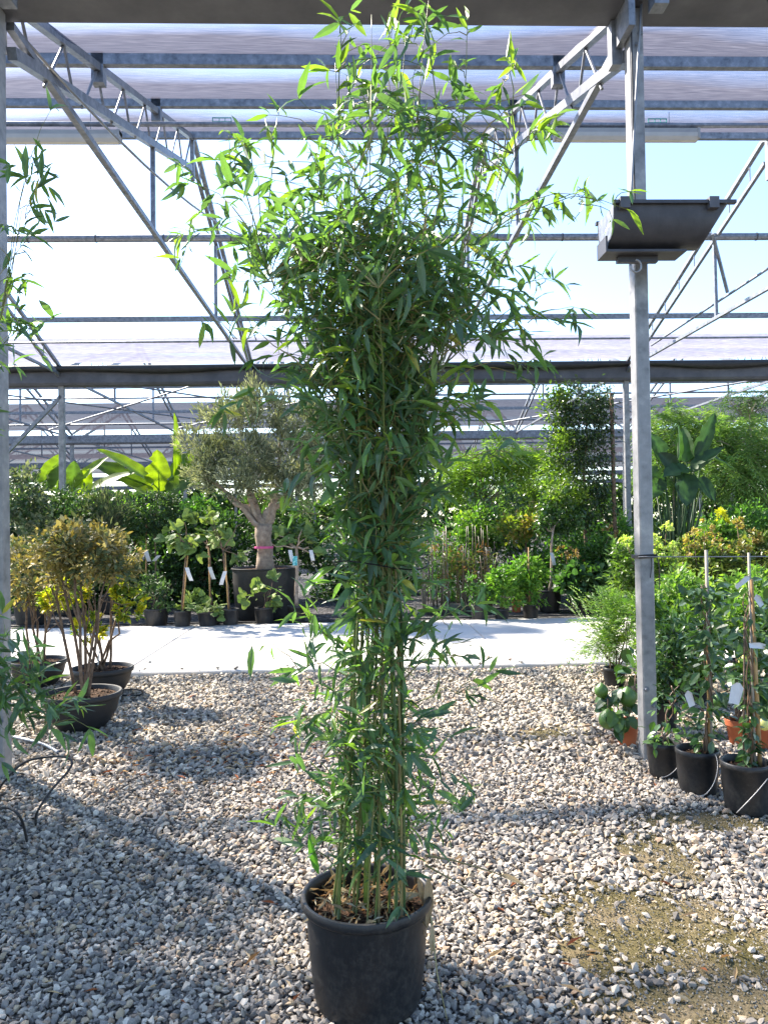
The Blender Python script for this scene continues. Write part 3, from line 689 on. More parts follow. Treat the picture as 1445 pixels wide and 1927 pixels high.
# ------------------------------------------------------------------ bamboo
BAM_COL = [(.088, .165, .078), (.10, .188, .074), (.072, .138, .078), (.115, .21, .066), (.14, .24, .056), (.064, .118, .074), (.19, .28, .05), (.10, .168, .10), (.34, .31, .07)]
BAM_P = np.array([.21, .2, .15, .15, .09, .11, .03, .05, .01])
def bamboo(root, seed, soil_z, axis, prof_z, prof_r, nculm, nbranch, dens_z, dens_w, tips, base_r=.14, hmax=3.15, nparts=300, leaf_len=.105, tie=1.38, core=.6):
    r = np.random.default_rng(seed); org = np.array(root.location)
    R = lambda z: np.interp(z, prof_z, prof_r); AX = lambda z: np.array([np.interp(z, axis[0], axis[1]), 0.0])
    culms = []
    for i in range(nculm):
        a = r.uniform(0, 6.283); rr = base_r*math.sqrt(r.uniform(.05, 1)); bx = np.array([rr*math.cos(a), rr*math.sin(a)])
        top = hmax*r.uniform(.66, .86) if i > 3 else hmax*r.uniform(.95, 1.03)
        a2 = a + r.normal(0, .5); sp = R(min(top, prof_z[-1]))*r.uniform(.15, .9)
        zs = np.linspace(soil_z-.03, top, 16); pts = []
        for z in zs:
            t = (z-soil_z)/(top-soil_z); kt = np.interp(z, [soil_z, tie, top], [1, .45, .35])
            f = max(0, (z-tie)/(top-tie)) if z > tie else 0
            pts.append([*(bx*kt + np.array([math.cos(a2), math.sin(a2)])*sp*f**1.3 + AX(z)*1.0), z])
        pts = np.array(pts); pts[1:, :2] += np.cumsum(r.normal(0, .004, (15, 2)), 0); culms.append(pts)
        ra = r.uniform(.0028, .0058); P = []; Rr = []
        zz = np.arange(soil_z-.03, top, .04); node = .19*r.uniform(.85, 1.15)
        for z in zz:
            P.append([np.interp(z, pts[:, 2], pts[:, 0]), np.interp(z, pts[:, 2], pts[:, 1]), z]); k = ((z-soil_z) % node) < .04
            Rr.append((ra*(1-.78*((z-soil_z)/(top-soil_z))**1.2))*(1.22 if k else 1.0))
        col = [(.11, .14, .03), (.15, .15, .04), (.06, .10, .028), (.22, .17, .06)][int(r.integers(0, 4))]
        MB().tube(P, Rr, 7, col).build('cane', M['cane'], root, smooth=True)
    cpos = lambda c, z: np.array([np.interp(z, c[:, 2], c[:, 0]), np.interp(z, c[:, 2], c[:, 1]), z])
    tw = MB(); LP, LD, LS, LC = [], [], [], []
    zc = np.cumsum(np.array(dens_w, float)); zc /= zc[-1]
    def twig(p0, p1, nl, ll, droop, bright=0.0, r0_=.0022):
        t = np.linspace(0, 1, 6)[:, None]; P = p0*(1-t)+p1*t; ln = np.linalg.norm(p1-p0)
        P[:, 2] += (.16*ln*np.sin(t*math.pi))[:, 0]; P[1:-1] += r.normal(0, .006, (4, 3))
        tw.tube(P, np.linspace(r0_, .0007, 6), 3, [(.16, .17, .05), (.25, .2, .08), (.1, .13, .04)][int(r.integers(0, 3))], cap=False)
        fwd = unit(P[-1]-P[-3])
        for q in range(nl):
            f = r.uniform(.35, 1.0) if q < nl-2 else r.uniform(.95, 1.0); i = f*5; a = int(min(4, i)); p = P[a]*(1-(i-a)) + P[a+1]*(i-a)
            d = unit(fwd*r.uniform(.2, 1.0) + r.normal(0, .62, 3) + np.array([0, 0, r.uniform(-droop, .5)]))
            LP.append(p); LD.append(d); LS.append(ll*min(1.5, r.lognormal(0, .25)))
            LC.append(int(r.choice(len(BAM_COL), p=BAM_P)) if r.uniform() > bright else 6)
    for i in range(nbranch):
        z = np.interp(r.uniform(), np.concatenate([[0], zc]), np.concatenate([[dens_z[0]], dens_z[1:]]) if len(dens_z) == len(zc)+1 else dens_z)
        c = culms[int(r.integers(0, nculm))]; z = min(z, c[-1, 2]-.05); p0 = cpos(c, z)
        a = r.uniform(0, 6.283); ze = z + r.uniform(-.02, .28); rr = R(ze)*math.sqrt(r.uniform(.12, 1.0))*r.uniform(.75, 1.12)*(.5 if r.uniform() < core else 1.0)
        ax = AX(ze); p1 = np.array([ax[0] + rr*math.cos(a), ax[1] + rr*math.sin(a), ze])
        v = p1-p0; lv = np.linalg.norm(v)
        if lv > .55: p1 = p0 + v*.55/lv
        nl = int(r.integers(4, 8)); twig(p0, p1, nl, leaf_len, .5)
        if r.uniform() < .55:
            q = p0*.45 + p1*.55; twig(q, q + r.normal(0, .08, 3) + np.array([0, 0, .03]), 4, leaf_len*.9, .5)
    for (tip, z0, nl, br) in tips:
        tip = np.array(tip) - org; c = culms[int(np.argmin([abs(cpos(c_, min(z0, c_[-1, 2]-.03))[0]-tip[0]) for c_ in culms]))]
        p0 = cpos(c, min(z0, c[-1, 2]-.03)); twig(p0, tip, nl, leaf_len*1.05, .45, br, .003)
        for q in range(3):
            f = r.uniform(.45, .9); m = p0*(1-f)+tip*f + np.array([0, 0, .12*np.linalg.norm(tip-p0)*math.sin(f*math.pi)]); twig(m, m + unit(tip-p0)*.08 + r.normal(0, .05, 3), 4, leaf_len, .5, br)
    # dry sheaths and dead leaves near the base
    tw.build('twigs', M['twig'], root)['kind'] = 'stuff'
    LP = np.array(LP); LD = np.array(LD); LS = np.array(LS); LC = np.array(LC); m = len(LP)
    nh = unit(np.stack([r.normal(0, .7, m), r.normal(0, .7, m), np.ones(m)], -1)); Rm = frames(LD, nh)
    tv = r.integers(0, len(LANCE), m); cols = np.array(BAM_COL)
    wp = LP + org; tocam = unit(np.array([0, 0, CAMZ]) - wp); face = np.abs((Rm[:, :, 2]*tocam).sum(1)); dep = wp[:, 1]
    axd = wp[:, 1] - (org[1]); front = -axd/np.maximum(R(LP[:, 2]), .1)
    pxx = np.array([(p @ rt)/(p @ fw) for p in (wp - np.array([0, 0, CAMZ]))])*FPX; inv = np.abs(pxx) < W/2-5
    score = LS*(.25+face)/dep*(1+.5*np.clip(front, -1, 1))*inv
    o = np.argsort(-score)[:nparts]; part = np.zeros(m, bool); part[o] = True; part &= inv
    b = MB()
    for k in range(len(LANCE)):
        q = (tv == k) & ~part; b.scatter(LANCE[k], LP[q], Rm[q], LS[q], cols[LC[q]]*r.uniform(.8, 1.2, (q.sum(), 1)))
    b.build('foliage', M['bamboo'], root)['kind'] = 'stuff'
    cache = {}
    for i in np.where(part)[0]:
        key = (int(tv[i]), int(LC[i]))
        if key not in cache: cache[key] = MB().scatter(LANCE[key[0]], np.zeros((1, 3)), np.eye(3)[None], np.ones(1), cols[key[1]][None]).mesh('leaf', M['bamboo'])
        ob = link('leaf', cache[key], root); ob.matrix_local = Matrix([list(Rm[i][a]*LS[i]) + [LP[i][a]] for a in range(3)] + [[0, 0, 0, 1]])
    return culms

# ================================================================== THE BAMBOO IN ITS POT
BX, BY = gnd(694, 1916)[0], 2.43
bam = empty('potted_bamboo', (BX, BY, .012))
tag(bam, 'tall clumping bamboo with many green canes in a big black pot on the gravel', 'bamboo plant')
prof = [(0, 0), (.152, 0), (.163, .005), (.170, .02), (.178, .08), (.186, .15), (.191, .22), (.194, .278), (.205, .281), (.211, .288), (.212, .300), (.208, .309), (.200, .310), (.194, .304), (.190, .29), (.183, .22)]
o = MB().lathe([(a*.975, c*1.08) for a, c in prof], 64).build('pot', M['plastic'], bam, smooth=True); o.modifiers.new('edges', 'EDGE_SPLIT').split_angle = rad(60)
soil_disc(.183, .284, o, 3, .008)
pz = [.3, .44, .61, .95, 1.13, 1.3, 1.38, 1.47, 1.64, 1.82, 1.99, 2.16, 2.33, 2.5, 2.68, 2.76, 2.85, 3.02, 3.19]
pr = [.16, .22, .24, .25, .24, .20, .16, .185, .26, .34, .42, .50, .55, .60, .56, .42, .28, .2, .16]
T = lambda x, y, z0, nl=7, br=0.0, Y=2.5: (at(x, y, Y), z0, nl, br)
tips = [T(1190, 398, 2.35, 9, .4, 2.4), T(1085, 610, 1.95, 9), T(1070, 538, 2.05, 6), T(1130, 382, 2.35, 8), T(345, 345, 2.3, 9, .1), T(335, 445, 2.25, 6), T(425, 640, 1.95, 6, .2), T(405, 760, 1.75, 5), T(1040, 235, 2.5, 7, .3), T(950, 110, 2.7, 8, .4),
        T(640, 40, 2.7, 7, .4), T(800, 5, 2.85, 8, .4), T(880, 30, 2.85, 8, .3), T(735, 25, 2.8, 6, .4), T(520, 240, 2.45, 7, .3), T(470, 300, 2.4, 8), T(900, 770, 1.65, 8, .9, 2.3), T(820, 720, 1.7, 5, .9, 2.3), T(880, 1240, 1.0, 5), T(885, 1310, .9, 6), T(548, 1265, 1.0, 5), T(556, 1360, .85, 6), T(548, 1585, .4, 5),
        T(862, 1530, .5, 5), T(1010, 690, 1.85, 7), T(985, 620, 2.0, 8), T(480, 470, 2.2, 8), T(560, 520, 2.1, 8), T(950, 860, 1.55, 5), T(575, 1490, .55, 5), T(880, 1150, 1.1, 7), T(570, 1180, 1.05, 7), T(560, 960, 1.4, 4, .5), T(400, 300, 2.35, 8, .1), T(950, 300, 2.45, 8, .2), T(1000, 420, 2.3, 9), T(690, 170, 2.6, 8, .3), T(620, 260, 2.5, 8, .3)]
dz = [.36, .6, .9, 1.2, 1.45, 1.8, 2.1, 2.4, 2.7, 2.9, 3.15]
dw = [8, 9, 11, 17, 37, 33, 23, 14, 6, 3.5]
bamboo(bam, 21, .284, ([0, 1.2, 2.2, 3.2], [.0, .055, .07, .13]), pz, pr, 22, 860, dz, dw, tips, leaf_len=.072, core=.32)
rb_ = np.random.default_rng(5)
# young thick shoot at the front, string ties, dead sheaths, dead canes hanging out of the pot
p = at(688, 1700, 2.38) - np.array(bam.location); q = at(692, 1530, 2.36) - np.array(bam.location)
MB().tube([p - [0, 0, .01], p*.5+q*.5, q], [.008, .0085, .006], 8, (.22, .3, .06)).build('shoot', M['cane'], bam, smooth=True)
leaf_parts(bam, np.array([q - [0, 0, .06]]), frames(np.array([[0, .05, 1.0]]), np.array([[0, -1.0, .1]])), [.17], LANCE[:1], [(.1, .24, .035)], 'bamboo', rb_)
leaf_parts(bam, np.array([at(600, 1645, 2.4) - np.array(bam.location)]), frames(np.array([[-.25, -.1, .9]]), np.array([[-.5, -1.0, .1]])), [.13], LANCE[:1], [(.09, .24, .035)], 'bamboo', rb_)
for zt in (1.36,):
    t = np.linspace(0, 2*math.pi, 20); rr = .15 if zt > 1 else .12
    MB().tube(np.stack([.06+rr*np.cos(t), rr*np.sin(t), zt + .015*np.sin(t*2)], -1), .0022, 5).build('string_tie', M['twig'], bam)
n = 260; a = rb_.uniform(0, 6.283, n); rr = .17*np.sqrt(rb_.uniform(0, 1, n)); Pp = np.stack([rr*np.cos(a), rr*np.sin(a), .295 + rb_.uniform(0, .11, n)**1.5], -1)
MB().scatter(NARROW, Pp, rand_rot(n, rb_, 1.2), rb_.uniform(.02, .075, n), np.array([(.4, .3, .16), (.3, .19, .09), (.48, .42, .28), (.2, .15, .08)])[rb_.integers(0, 4, n)]).build('dry_sheaths', M['dry'], bam)['kind'] = 'stuff'
bl = np.array(bam.location)
def dead(pts, ra, col, nm='dead_cane'):
    P = np.array([at(x, y, Y) for x, y, Y in pts]) - bl; MB().tube(P, np.linspace(ra, ra*.4, len(P)), 6, col).build(nm, M['cane'], bam, smooth=True)
dead([(800, 1610, 2.5), (850, 1618, 2.55), (930, 1642, 2.6), (990, 1668, 2.6)], .004, (.2, .16, .06))
dead([(800, 1628, 2.5), (850, 1655, 2.5), (905, 1690, 2.5)], .0035, (.22, .18, .07))
dead([(805, 1670, 2.42), (812, 1740, 2.36), (822, 1830, 2.33), (842, 1924, 2.3)], .0035, (.3, .26, .12))
dl = [((806, 1650, 2.4), (806, 1735, 2.36), .15), ((812, 1740, 2.35), (818, 1825, 2.33), .1), ((945, 1645, 2.58), (990, 1665, 2.58), .09), ((786, 1650, 2.4), (800, 1700, 2.38), .1), ((735, 1690, 2.4), (795, 1682, 2.4), .1), ((598, 1712, 2.34), (618, 1690, 2.36), .05)]
Pp = np.array([at(*a) for a, c, s in dl]) - bl; Dd = np.array([at(*c) - at(*a) for a, c, s in dl]); leaf_parts(bam, Pp, frames(Dd, np.tile([0.2, -1, .4], (len(dl), 1))), [s for *_, s in dl], LANCE[:2], [(.38, .27, .15), (.45, .36, .22)], 'dry', rb_, 'dead_leaf')
# ------------------------------------------------------------------ the bamboo at the left edge of the yard
b2 = empty('edge_bamboo', (-2.0, 3.45, .01))
tag(b2, 'dense bamboo at the left edge of the gravel whose leaf sprays cross the steel post', 'bamboo plant')
MB().lathe(prof, 40).build('pot', M['plastic'], b2, smooth=True); soil_disc(.187, .262, b2, 4, .008)
tips2 = [T(100, 200, 2.75, 5, .1, 3.3), T(75, 265, 2.6, 5, 0, 3.3), T(80, 330, 2.5, 4, 0, 3.3), T(60, 385, 2.4, 5, 0, 3.3), T(40, 465, 2.2, 4, 0, 3.3), T(50, 520, 2.1, 4, 0, 3.3), T(105, 598, 1.95, 6, 0, 3.3), T(60, 610, 1.9, 5, 0, 3.3),
         T(20, 1205, .8, 7, 0, 3.2), T(60, 1270, .75, 9, 0, 3.1), T(120, 1330, .7, 10, 0, 3.05), T(125, 1385, .6, 10, .1, 3.0), T(60, 1350, .6, 10, 0, 3.05), T(90, 1300, .7, 9, 0, 3.1), T(30, 1390, .55, 8, 0, 3.0), T(10, 1440, .5, 6, 0, 3.0), T(20, 1260, .7, 8, 0, 3.2), T(110, 1300, .72, 11, 0, 3.05), T(128, 1350, .65, 12, 0, 3.0), T(95, 1335, .68, 11, 0, 3.05), T(70, 1240, .8, 9, 0, 3.1), T(45, 1300, .7, 11, 0, 3.1), T(35, 1340, .65, 11, 0, 3.1), T(105, 1365, .6, 10, .1, 3.0), T(60, 1220, .85, 8, 0, 3.15)]
bamboo(b2, 33, .262, ([0, 3.2], [0, 0]), [.3, .6, .9, 1.2, 1.38, 1.6, 2.0, 2.4, 2.8, 3.2], [.2, .42, .42, .3, .26, .3, .4, .5, .45, .35], 16, 560, dz, [8, 10, 11, 12, 14, 16, 16, 14, 10, 6], tips2, nparts=90, leaf_len=.085, core=.2)
b3 = empty('edge_bamboo', (-3.05, 4.95, .01))  # out of view, added to deepen the shade on the left gravel
tag(b3, 'second dense bamboo, unseen beyond the left steel post, added to shade the gravel', 'bamboo plant')
MB().lathe(prof, 40).build('pot', M['plastic'], b3, smooth=True); soil_disc(.187, .262, b3, 6, .008)
bamboo(b3, 35, .262, ([0, 3.2], [0, 0]), [.3, .6, .9, 1.2, 1.38, 1.6, 2.0, 2.4, 2.8, 3.2], [.2, .4, .42, .4, .4, .45, .5, .5, .45, .35], 12, 430, dz, [8, 10, 12, 14, 16, 16, 16, 14, 10, 6], [], nparts=0, leaf_len=.12, core=.1)

# ================================================================== POTTED PLANTS LEFT OF THE BAMBOO
GOLD = [(.27, .22, .07), (.19, .18, .07), (.11, .14, .065), (.38, .31, .12), (.13, .16, .08), (.31, .28, .17)]
YEL = [(.42, .38, .03), (.50, .42, .03), (.30, .32, .03), (.16, .22, .03), (.10, .16, .03)]
DKG = [(0.0406, 0.0798, 0.029), (0.058, 0.116, 0.0362), (0.0319, 0.0653, 0.029), (0.0798, 0.145, 0.0435)]
MIDG = [(0.07, 0.154, 0.042), (0.098, 0.21, 0.049), (0.056, 0.119, 0.035), (0.126, 0.252, 0.056)]
BRT = [(0.12, 0.24, 0.042), (0.18, 0.312, 0.048), (0.084, 0.18, 0.036), (0.24, 0.36, 0.06), (0.06, 0.132, 0.036)]
GREYG = [(0.091, 0.13, 0.0715), (0.13, 0.169, 0.0975), (0.065, 0.0975, 0.0585), (0.169, 0.195, 0.117)]
FIGC = [(0.1105, 0.182, 0.052), (0.156, 0.234, 0.065), (0.0845, 0.143, 0.0455), (0.208, 0.286, 0.078)]
def shrub_bowl(px, py, rt_, h, label, seed, stems, crowns, nleaf, cols, group, lsize=.05, extra=None, name='bowl_shrub'):
    r = np.random.default_rng(seed); g = gnd(px, py); root = empty(name, (g[0], g[1]+.16, .012)); org = np.array(root.location)
    tag(root, label, 'shrub', group); sz = pot(root, rt_, rt_*.55, h, M['bowl'], 'bowl', seed)
    Y = org[1]
    ends = []
    for (bx, x, y, dy) in stems:
        q = at(x, y, Y+dy) - org; p = np.array([bx, r.uniform(-.06, .06), sz-.02]); m = p*.45+q*.55 + np.array([(bx - q[0])*.15, 0, 0])
        P = np.array([p, p*.7+m*.3 + r.normal(0, .008, 3), m + r.normal(0, .012, 3), m*.4+q*.6 + r.normal(0, .015, 3), q])
        MB().tube(P, [.013, .012, .0105, .008, .004], 7).build('stem', M['bark'], root, smooth=True)
        for k in range(3):
            a = P[2+k % 2]; e = a + (q-a)*r.uniform(.6, 1.1) + r.normal(0, .07, 3); MB().tube(wig(a, e, r, .01, 4), np.linspace(.006, .002, 4), 5).build('branch', M['bark'], root, smooth=True)
    el = [(at(x, y, Y+dy) - org, (rx*Y/FPX, rx*Y/FPX*.9, ry*Y/FPX)) for (x, y, rx, ry, dy) in crowns]
    crown(root, r, el, nleaf, lsize, cols, OVATE, 'dull', csize=.03, shell=.35, upb=.4, jit=.8, ncl=nleaf//14)
    if extra: extra(root, r, org, Y)
    return root
def balls(root, r, org, Y):
    for (x, y, rr) in ((170, 1186, 28), (243, 1140, 32), (112, 1128, 28), (145, 1110, 24), (232, 1108, 24)):
        c = at(x, y, Y+r.uniform(-.3, -.1)) - org; crown(root, r, [(c, (rr*Y/FPX,)*3)], 480, .042, YEL, OVATE, 'leaf', csize=.014, shell=.6, upb=.7, jit=.5, name='crown')
        MB().tube(wig(np.array([r.uniform(-.05, .05), 0, .2]), c, r, .02, 6), np.linspace(.012, .006, 6), 6).build('stem', M['bark'], root, smooth=True)
    strip(root, at(188, 1225, Y-.1) - org, (-.1, 0, -1), .12, .012)
shrub_bowl(60, 1300, .26, .25, 'bronze variegated shrub in the bowl half hidden by the left steel post', 53, [(-.04, 40, 1130, 0), (.0, 60, 1120, 0), (.04, 85, 1130, .05), (-.02, 50, 1110, .1), (.05, 100, 1140, 0)], [(55, 1085, 62, 70, .05), (95, 1110, 45, 45, 0)], 1900, GOLD, 'shrubs in shallow bowls on the gravel')
shrub_bowl(182, 1318, .27, .25, 'golden euonymus trained into small yellow balls in the middle bowl', 52, [(.02, 150, 1080, 0), (.05, 215, 1070, 0)], [(165, 1050, 60, 42, 0), (215, 1060, 40, 36, 0)], 900, [(.25, .21, .06), (.3, .25, .06), (.14, .13, .05)], 'shrubs in shallow bowls on the gravel', extra=balls)
shrub_bowl(141, 1384, .285, .27, 'brown stemmed shrub with bronze and gold leaves in the nearest bowl', 51, [(-.06, 90, 1090, 0), (.0, 115, 1080, 0), (.03, 140, 1070, -.05), (.05, 150, 1080, .06), (.06, 200, 1085, 0), (.02, 215, 1090, .05)], [(165, 1045, 78, 52, 0), (120, 1030, 50, 38, -.05), (218, 1055, 42, 38, .03), (170, 1008, 58, 28, 0), (110, 1085, 34, 30, .05), (95, 1040, 30, 34, 0), (235, 1075, 24, 24, 0)], 2900, GOLD, 'shrubs in shallow bowls on the gravel')

# ------------------------------------------------------------------ generic potted plant behind the path
def plant(name, label, cat, px, py, potw, poth, crowns, nleaf, lsize, cols, seed, group=None, trunk=None, tpl=SMALL, mat='leaf', stake=None, tags=(), potmat='plastic', style='pot', leafparts=0, dep=None, csize=None, shell=.45, droop=0.0, upb=.3, tw=.014, ncl=None, bark='bark', jit=.9):
    r = np.random.default_rng(seed); g = gnd(px, py)
    if dep is not None: g = at(px, py, dep); g[2] = 0
    Y = g[1] + (potw*g[1]/FPX*.4 if potw else 0); root = empty(name, (g[0], Y, .004)); org = np.array(root.location); s = Y/FPX
    tag(root, label, cat, group); sz = 0.0
    if potw: sz = pot(root, potw*s/2, potw*s/2*.8, poth*s, M[potmat], style, seed)
    el = [(at(x, y, Y+dy) - org, (rx*s, rx*s*.95, ry*s)) for (x, y, rx, ry, dy) in crowns]
    cs = csize or max(.03, .22*min(e[1][0] for e in el))
    if trunk:
        q = at(trunk[0], trunk[1], Y) - org
        MB().tube(wig((0, 0, sz-.02), q, r, .012, 6), np.linspace(tw*1.15, tw*.75, 6), 8).build('trunk', M[bark], root, smooth=True); top = q
    else: top = np.array([0, 0, sz-.01])
    k = 0
    for c, rd in el:
        for q in range(3 if len(el) < 4 else 2):
            e = c + r.normal(0, .5, 3)*np.array(rd); a = top + (np.array([0, 0, -.0]))
            MB().tube(wig(a, e, r, .02, 5), np.linspace(tw*.6, .003, 5), 5).build('branch', M[bark], root, smooth=True)
    if stake:
        (xa, ya), (xb, yb) = stake; p = at(xa, ya, Y-.03) - org; q = at(xb, yb, Y-.03) - org; p[2] = min(p[2], max(sz-.02, 0.0)); MB().tube([p, q], .010, 6).build('stake', M['stakewood'], root, smooth=True)
    for (x, y, ln, dx) in tags: strip(root, at(x, y, Y-.08) - org, (dx, 0, -1), ln*s, 7*s)
    if leafparts:
        P, D, K = crown_pts(r, el, leafparts, cs*.8, .3); m = len(P); d = unit(D + r.normal(0, .5, (m, 3)) + np.array([0, -.2, .0])); nh = unit(np.stack([r.normal(0, .4, m), r.normal(-.35, .4, m), np.ones(m)], -1))
        leaf_parts(root, P, frames(d, nh), lsize*r.uniform(.7, 1.25, m), tpl if isinstance(tpl, list) else [tpl], cols, mat, r)
    if nleaf: crown(root, r, el, nleaf, lsize*(.55 if leafparts else 1), cols, SMALL if leafparts else tpl, mat, csize=cs, shell=shell, droop=droop, upb=upb, ncl=ncl, jit=jit)
    return root
FT = [FIG]
R1 = 'black nursery pots lined up behind the path'
plant('potted_shrub', 'dark leafy bush in the black pot beside the yellow euonymus balls', 'shrub', 290, 1184, 46, 36, [(300, 1125, 36, 32, 0), (285, 1105, 25, 25, .1)], 700, .075, DKG + MIDG[:1], 61, R1, tpl=OVLO, mat='dull')
plant('fig_tree', 'young fig with a cane and a white tag hanging at knee height, leftmost of three', 'fig tree', 341, 1187, 33, 36, [(352, 1005, 36, 30, 0), (330, 1000, 22, 20, 0), (365, 1030, 22, 18, 0)], 0, .15, FIGC, 62, R1, trunk=(352, 1025), tpl=FT, mat='dull', stake=((344, 1150), (355, 1030)), tags=((352, 1068, 26, .35),), leafparts=60)
plant('potted_shrub', 'low spreading fig bush in a black pot between two tagged young figs', 'shrub', 389, 1186, 38, 33, [(372, 1138, 36, 22, 0), (400, 1140, 25, 18, 0)], 60, .12, FIGC, 63, R1, tpl=FT, mat='dull', leafparts=60)
plant('fig_tree', 'young fig on a cane just in front of the big olive tub', 'fig tree', 432, 1184, 33, 36, [(415, 1005, 30, 28, 0), (432, 1030, 22, 22, 0), (400, 985, 20, 18, 0)], 0, .15, FIGC, 64, R1, trunk=(420, 1035), tpl=FT, mat='dull', stake=((430, 1150), (424, 1040)), tags=((424, 1075, 26, -.3),), leafparts=60)
plant('fig_tree', 'young fig with a paler stake behind the low fig bush, middle of three', 'fig tree', 398, 1178, 34, 34, [(392, 1000, 25, 25, .1), (385, 1020, 18, 18, .1)], 0, .14, FIGC, 65, R1, trunk=(394, 1030), tpl=FT, mat='dull', stake=((396, 1150), (393, 1030)), tags=((395, 1067, 24, .35),), leafparts=36)
plant('potted_shrub', 'single low fig bush in a black pot against the side of the olive tub', 'shrub', 496, 1179, 37, 34, [(490, 1122, 36, 18, 0), (510, 1105, 18, 18, 0)], 20, .14, FIGC, 66, R1, tpl=FT, mat='dull', leafparts=46)
plant('fig_tree', 'fig standard with a grey trunk and a teal tag right of the olive tub', 'fig tree', 558, 1176, 36, 34, [(555, 1005, 45, 30, 0), (585, 1020, 25, 25, 0), (530, 1010, 22, 20, 0)], 0, .14, FIGC, 67, R1, trunk=(558, 1030), tpl=FT, mat='dull', tags=((546, 1035, 22, .2), (585, 1035, 20, .2)), leafparts=80, tw=.03, bark='olivebark')
g = gnd(558, 1176); o = at(556, 1055, g[1]); tt = MB().box((-.035, -.004, -.07), (.035, .0, .07)).build('teal_plant_label', M['teal'], None, loc=(o[0], o[1]-.06, o[2])); tag(tt, 'teal printed plant label hung on the fig standard by the olive tub', 'label')
# olive in its tub
def olive():
    r = np.random.default_rng(70); g = gnd(493, 1172); Y = g[1] + .55; root = empty('olive_tree', (g[0], Y, .004)); org = np.array(root.location); s = Y/FPX
    tag(root, 'old cloud pruned olive tree with grey green crown in a large black tub', 'olive tree')
    w = 126*s/2; h = 95*s; pot(root, w, w*.86, h, M['plastic'], 'pot', 70)
    top = at(497, 985, Y) - org
    MB().tube(wig((0, 0, h-.06), top, r, .02, 8), [.155, .14, .13, .125, .125, .13, .14, .13], 12).build('trunk', M['olivebark'], root, smooth=True)
    a = at(497, 1030, Y) - org; MB().lathe([(.15, -.018), (.153, 0), (.15, .018)], 16, a).build('pink_tape', M['pink'], root)
    limbs = [((430, 935), .0, .05), ((385, 900), -.1, .035), ((520, 930), .1, .06), ((560, 880), 0, .045), ((470, 880), .2, .05), ((430, 820), .1, .03), ((540, 800), .1, .03), ((600, 850), .1, .03)]
    for (xy, dy, rr) in limbs:
        e = at(*xy, Y+dy) - org; MB().tube(wig(top - [0, 0, .08], e, r, .05, 6), np.linspace(rr*1.5, rr*.5, 6), 8).build('limb', M['olivebark'], root, smooth=True)
    el = [(at(x, y, Y+dy) - org, (rx*s, rx*s, ry*s)) for x, y, rx, ry, dy in ((430, 790, 62, 42, 0), (500, 770, 65, 45, -.1), (385, 880, 36, 34, -.1), (450, 905, 50, 34, -.3), (550, 925, 45, 28, -.2), (375, 835, 34, 32, .1), (620, 800, 40, 40, .1), (565, 800, 60, 45, .1), (400, 860, 42, 38, 0), (460, 850, 60, 45, -.2), (540, 860, 65, 50, -.1), (605, 850, 45, 50, .1), (500, 910, 60, 32, .2), (410, 905, 32, 22, .0), (590, 910, 40, 35, 0))]
    OL = [(.25, .28, .18), (.18, .21, .13), (.34, .36, .25), (.11, .135, .08)]
    crown(root, r, el, 17000, .11, OL, NARROW, 'dull', csize=.06, shell=.3, upb=1.0, jit=.6, flat=1.0, ncl=420)
    P, D, K = crown_pts(r, el, 260, .04, .3); b = MB()
    for p_, d_ in zip(P, D): b.tube([p_, p_ + (d_*.6+np.array([0, 0, .7]))*.14], [.004, .0015], 4, (.3, .26, .2), cap=False)
    b.build('twigs', M['twig'], root)['kind'] = 'stuff'
    el2 = [(at(478, 735, Y) - org, (14*s, 14*s, 30*s))]; crown(root, r, el2, 500, .07, OL, NARROW, 'dull', csize=.05, upb=1.2, jit=.4, name='top_shoots')
olive()
# clipped standards and dark shrubs behind the figs
R2 = 'shrubs behind the row of figs'
plant('topiary_standard', 'clipped dark round headed standard on two canes behind the tagged figs', 'topiary', 290, 1165, 40, 32, [(288, 962, 48, 38, 0), (270, 985, 30, 25, 0)], 2200, .07, DKG, 81, R2, trunk=(290, 990), tpl=OVLO, mat='dull', dep=13.4, stake=((275, 1150), (276, 985)), tags=((275, 1035, 22, .3), (300, 1045, 14, -.9)))
plant('spiky_shrub', 'grey green shrub with upright narrow leaves above the bronze shrub', 'shrub', 205, 1165, 44, 34, [(205, 965, 45, 30, 0), (190, 990, 40, 30, 0)], 2200, .13, GREYG, 82, R2, tpl=NARROW, mat='dull', dep=13.4, upb=1.3, jit=.5, trunk=(205, 1010))
plant('dark_shrub', 'dark dense shrub left of the spiky leaved one under the banana leaves', 'shrub', 125, 1165, 44, 34, [(130, 960, 50, 35, 0), (110, 1000, 45, 45, .1)], 2400, .085, DKG + MIDG[:1], 83, R2, tpl=OVLO, mat='dull', dep=13.2, trunk=(125, 1020))
plant('tall_hedge_plant', 'tall grey green shrub standing right beside the left steel post', 'shrub', 48, 1190, 60, 45, [(50, 935, 45, 50, 0), (55, 1010, 52, 60, 0), (45, 1080, 48, 50, 0), (70, 1050, 40, 40, .1)], 4200, .10, GREYG + DKG[1:2], 84, R2, tpl=OVLO, mat='dull', dep=12.0, trunk=(48, 1080))
HG = 'dense green shrubs closing the view behind the pots'
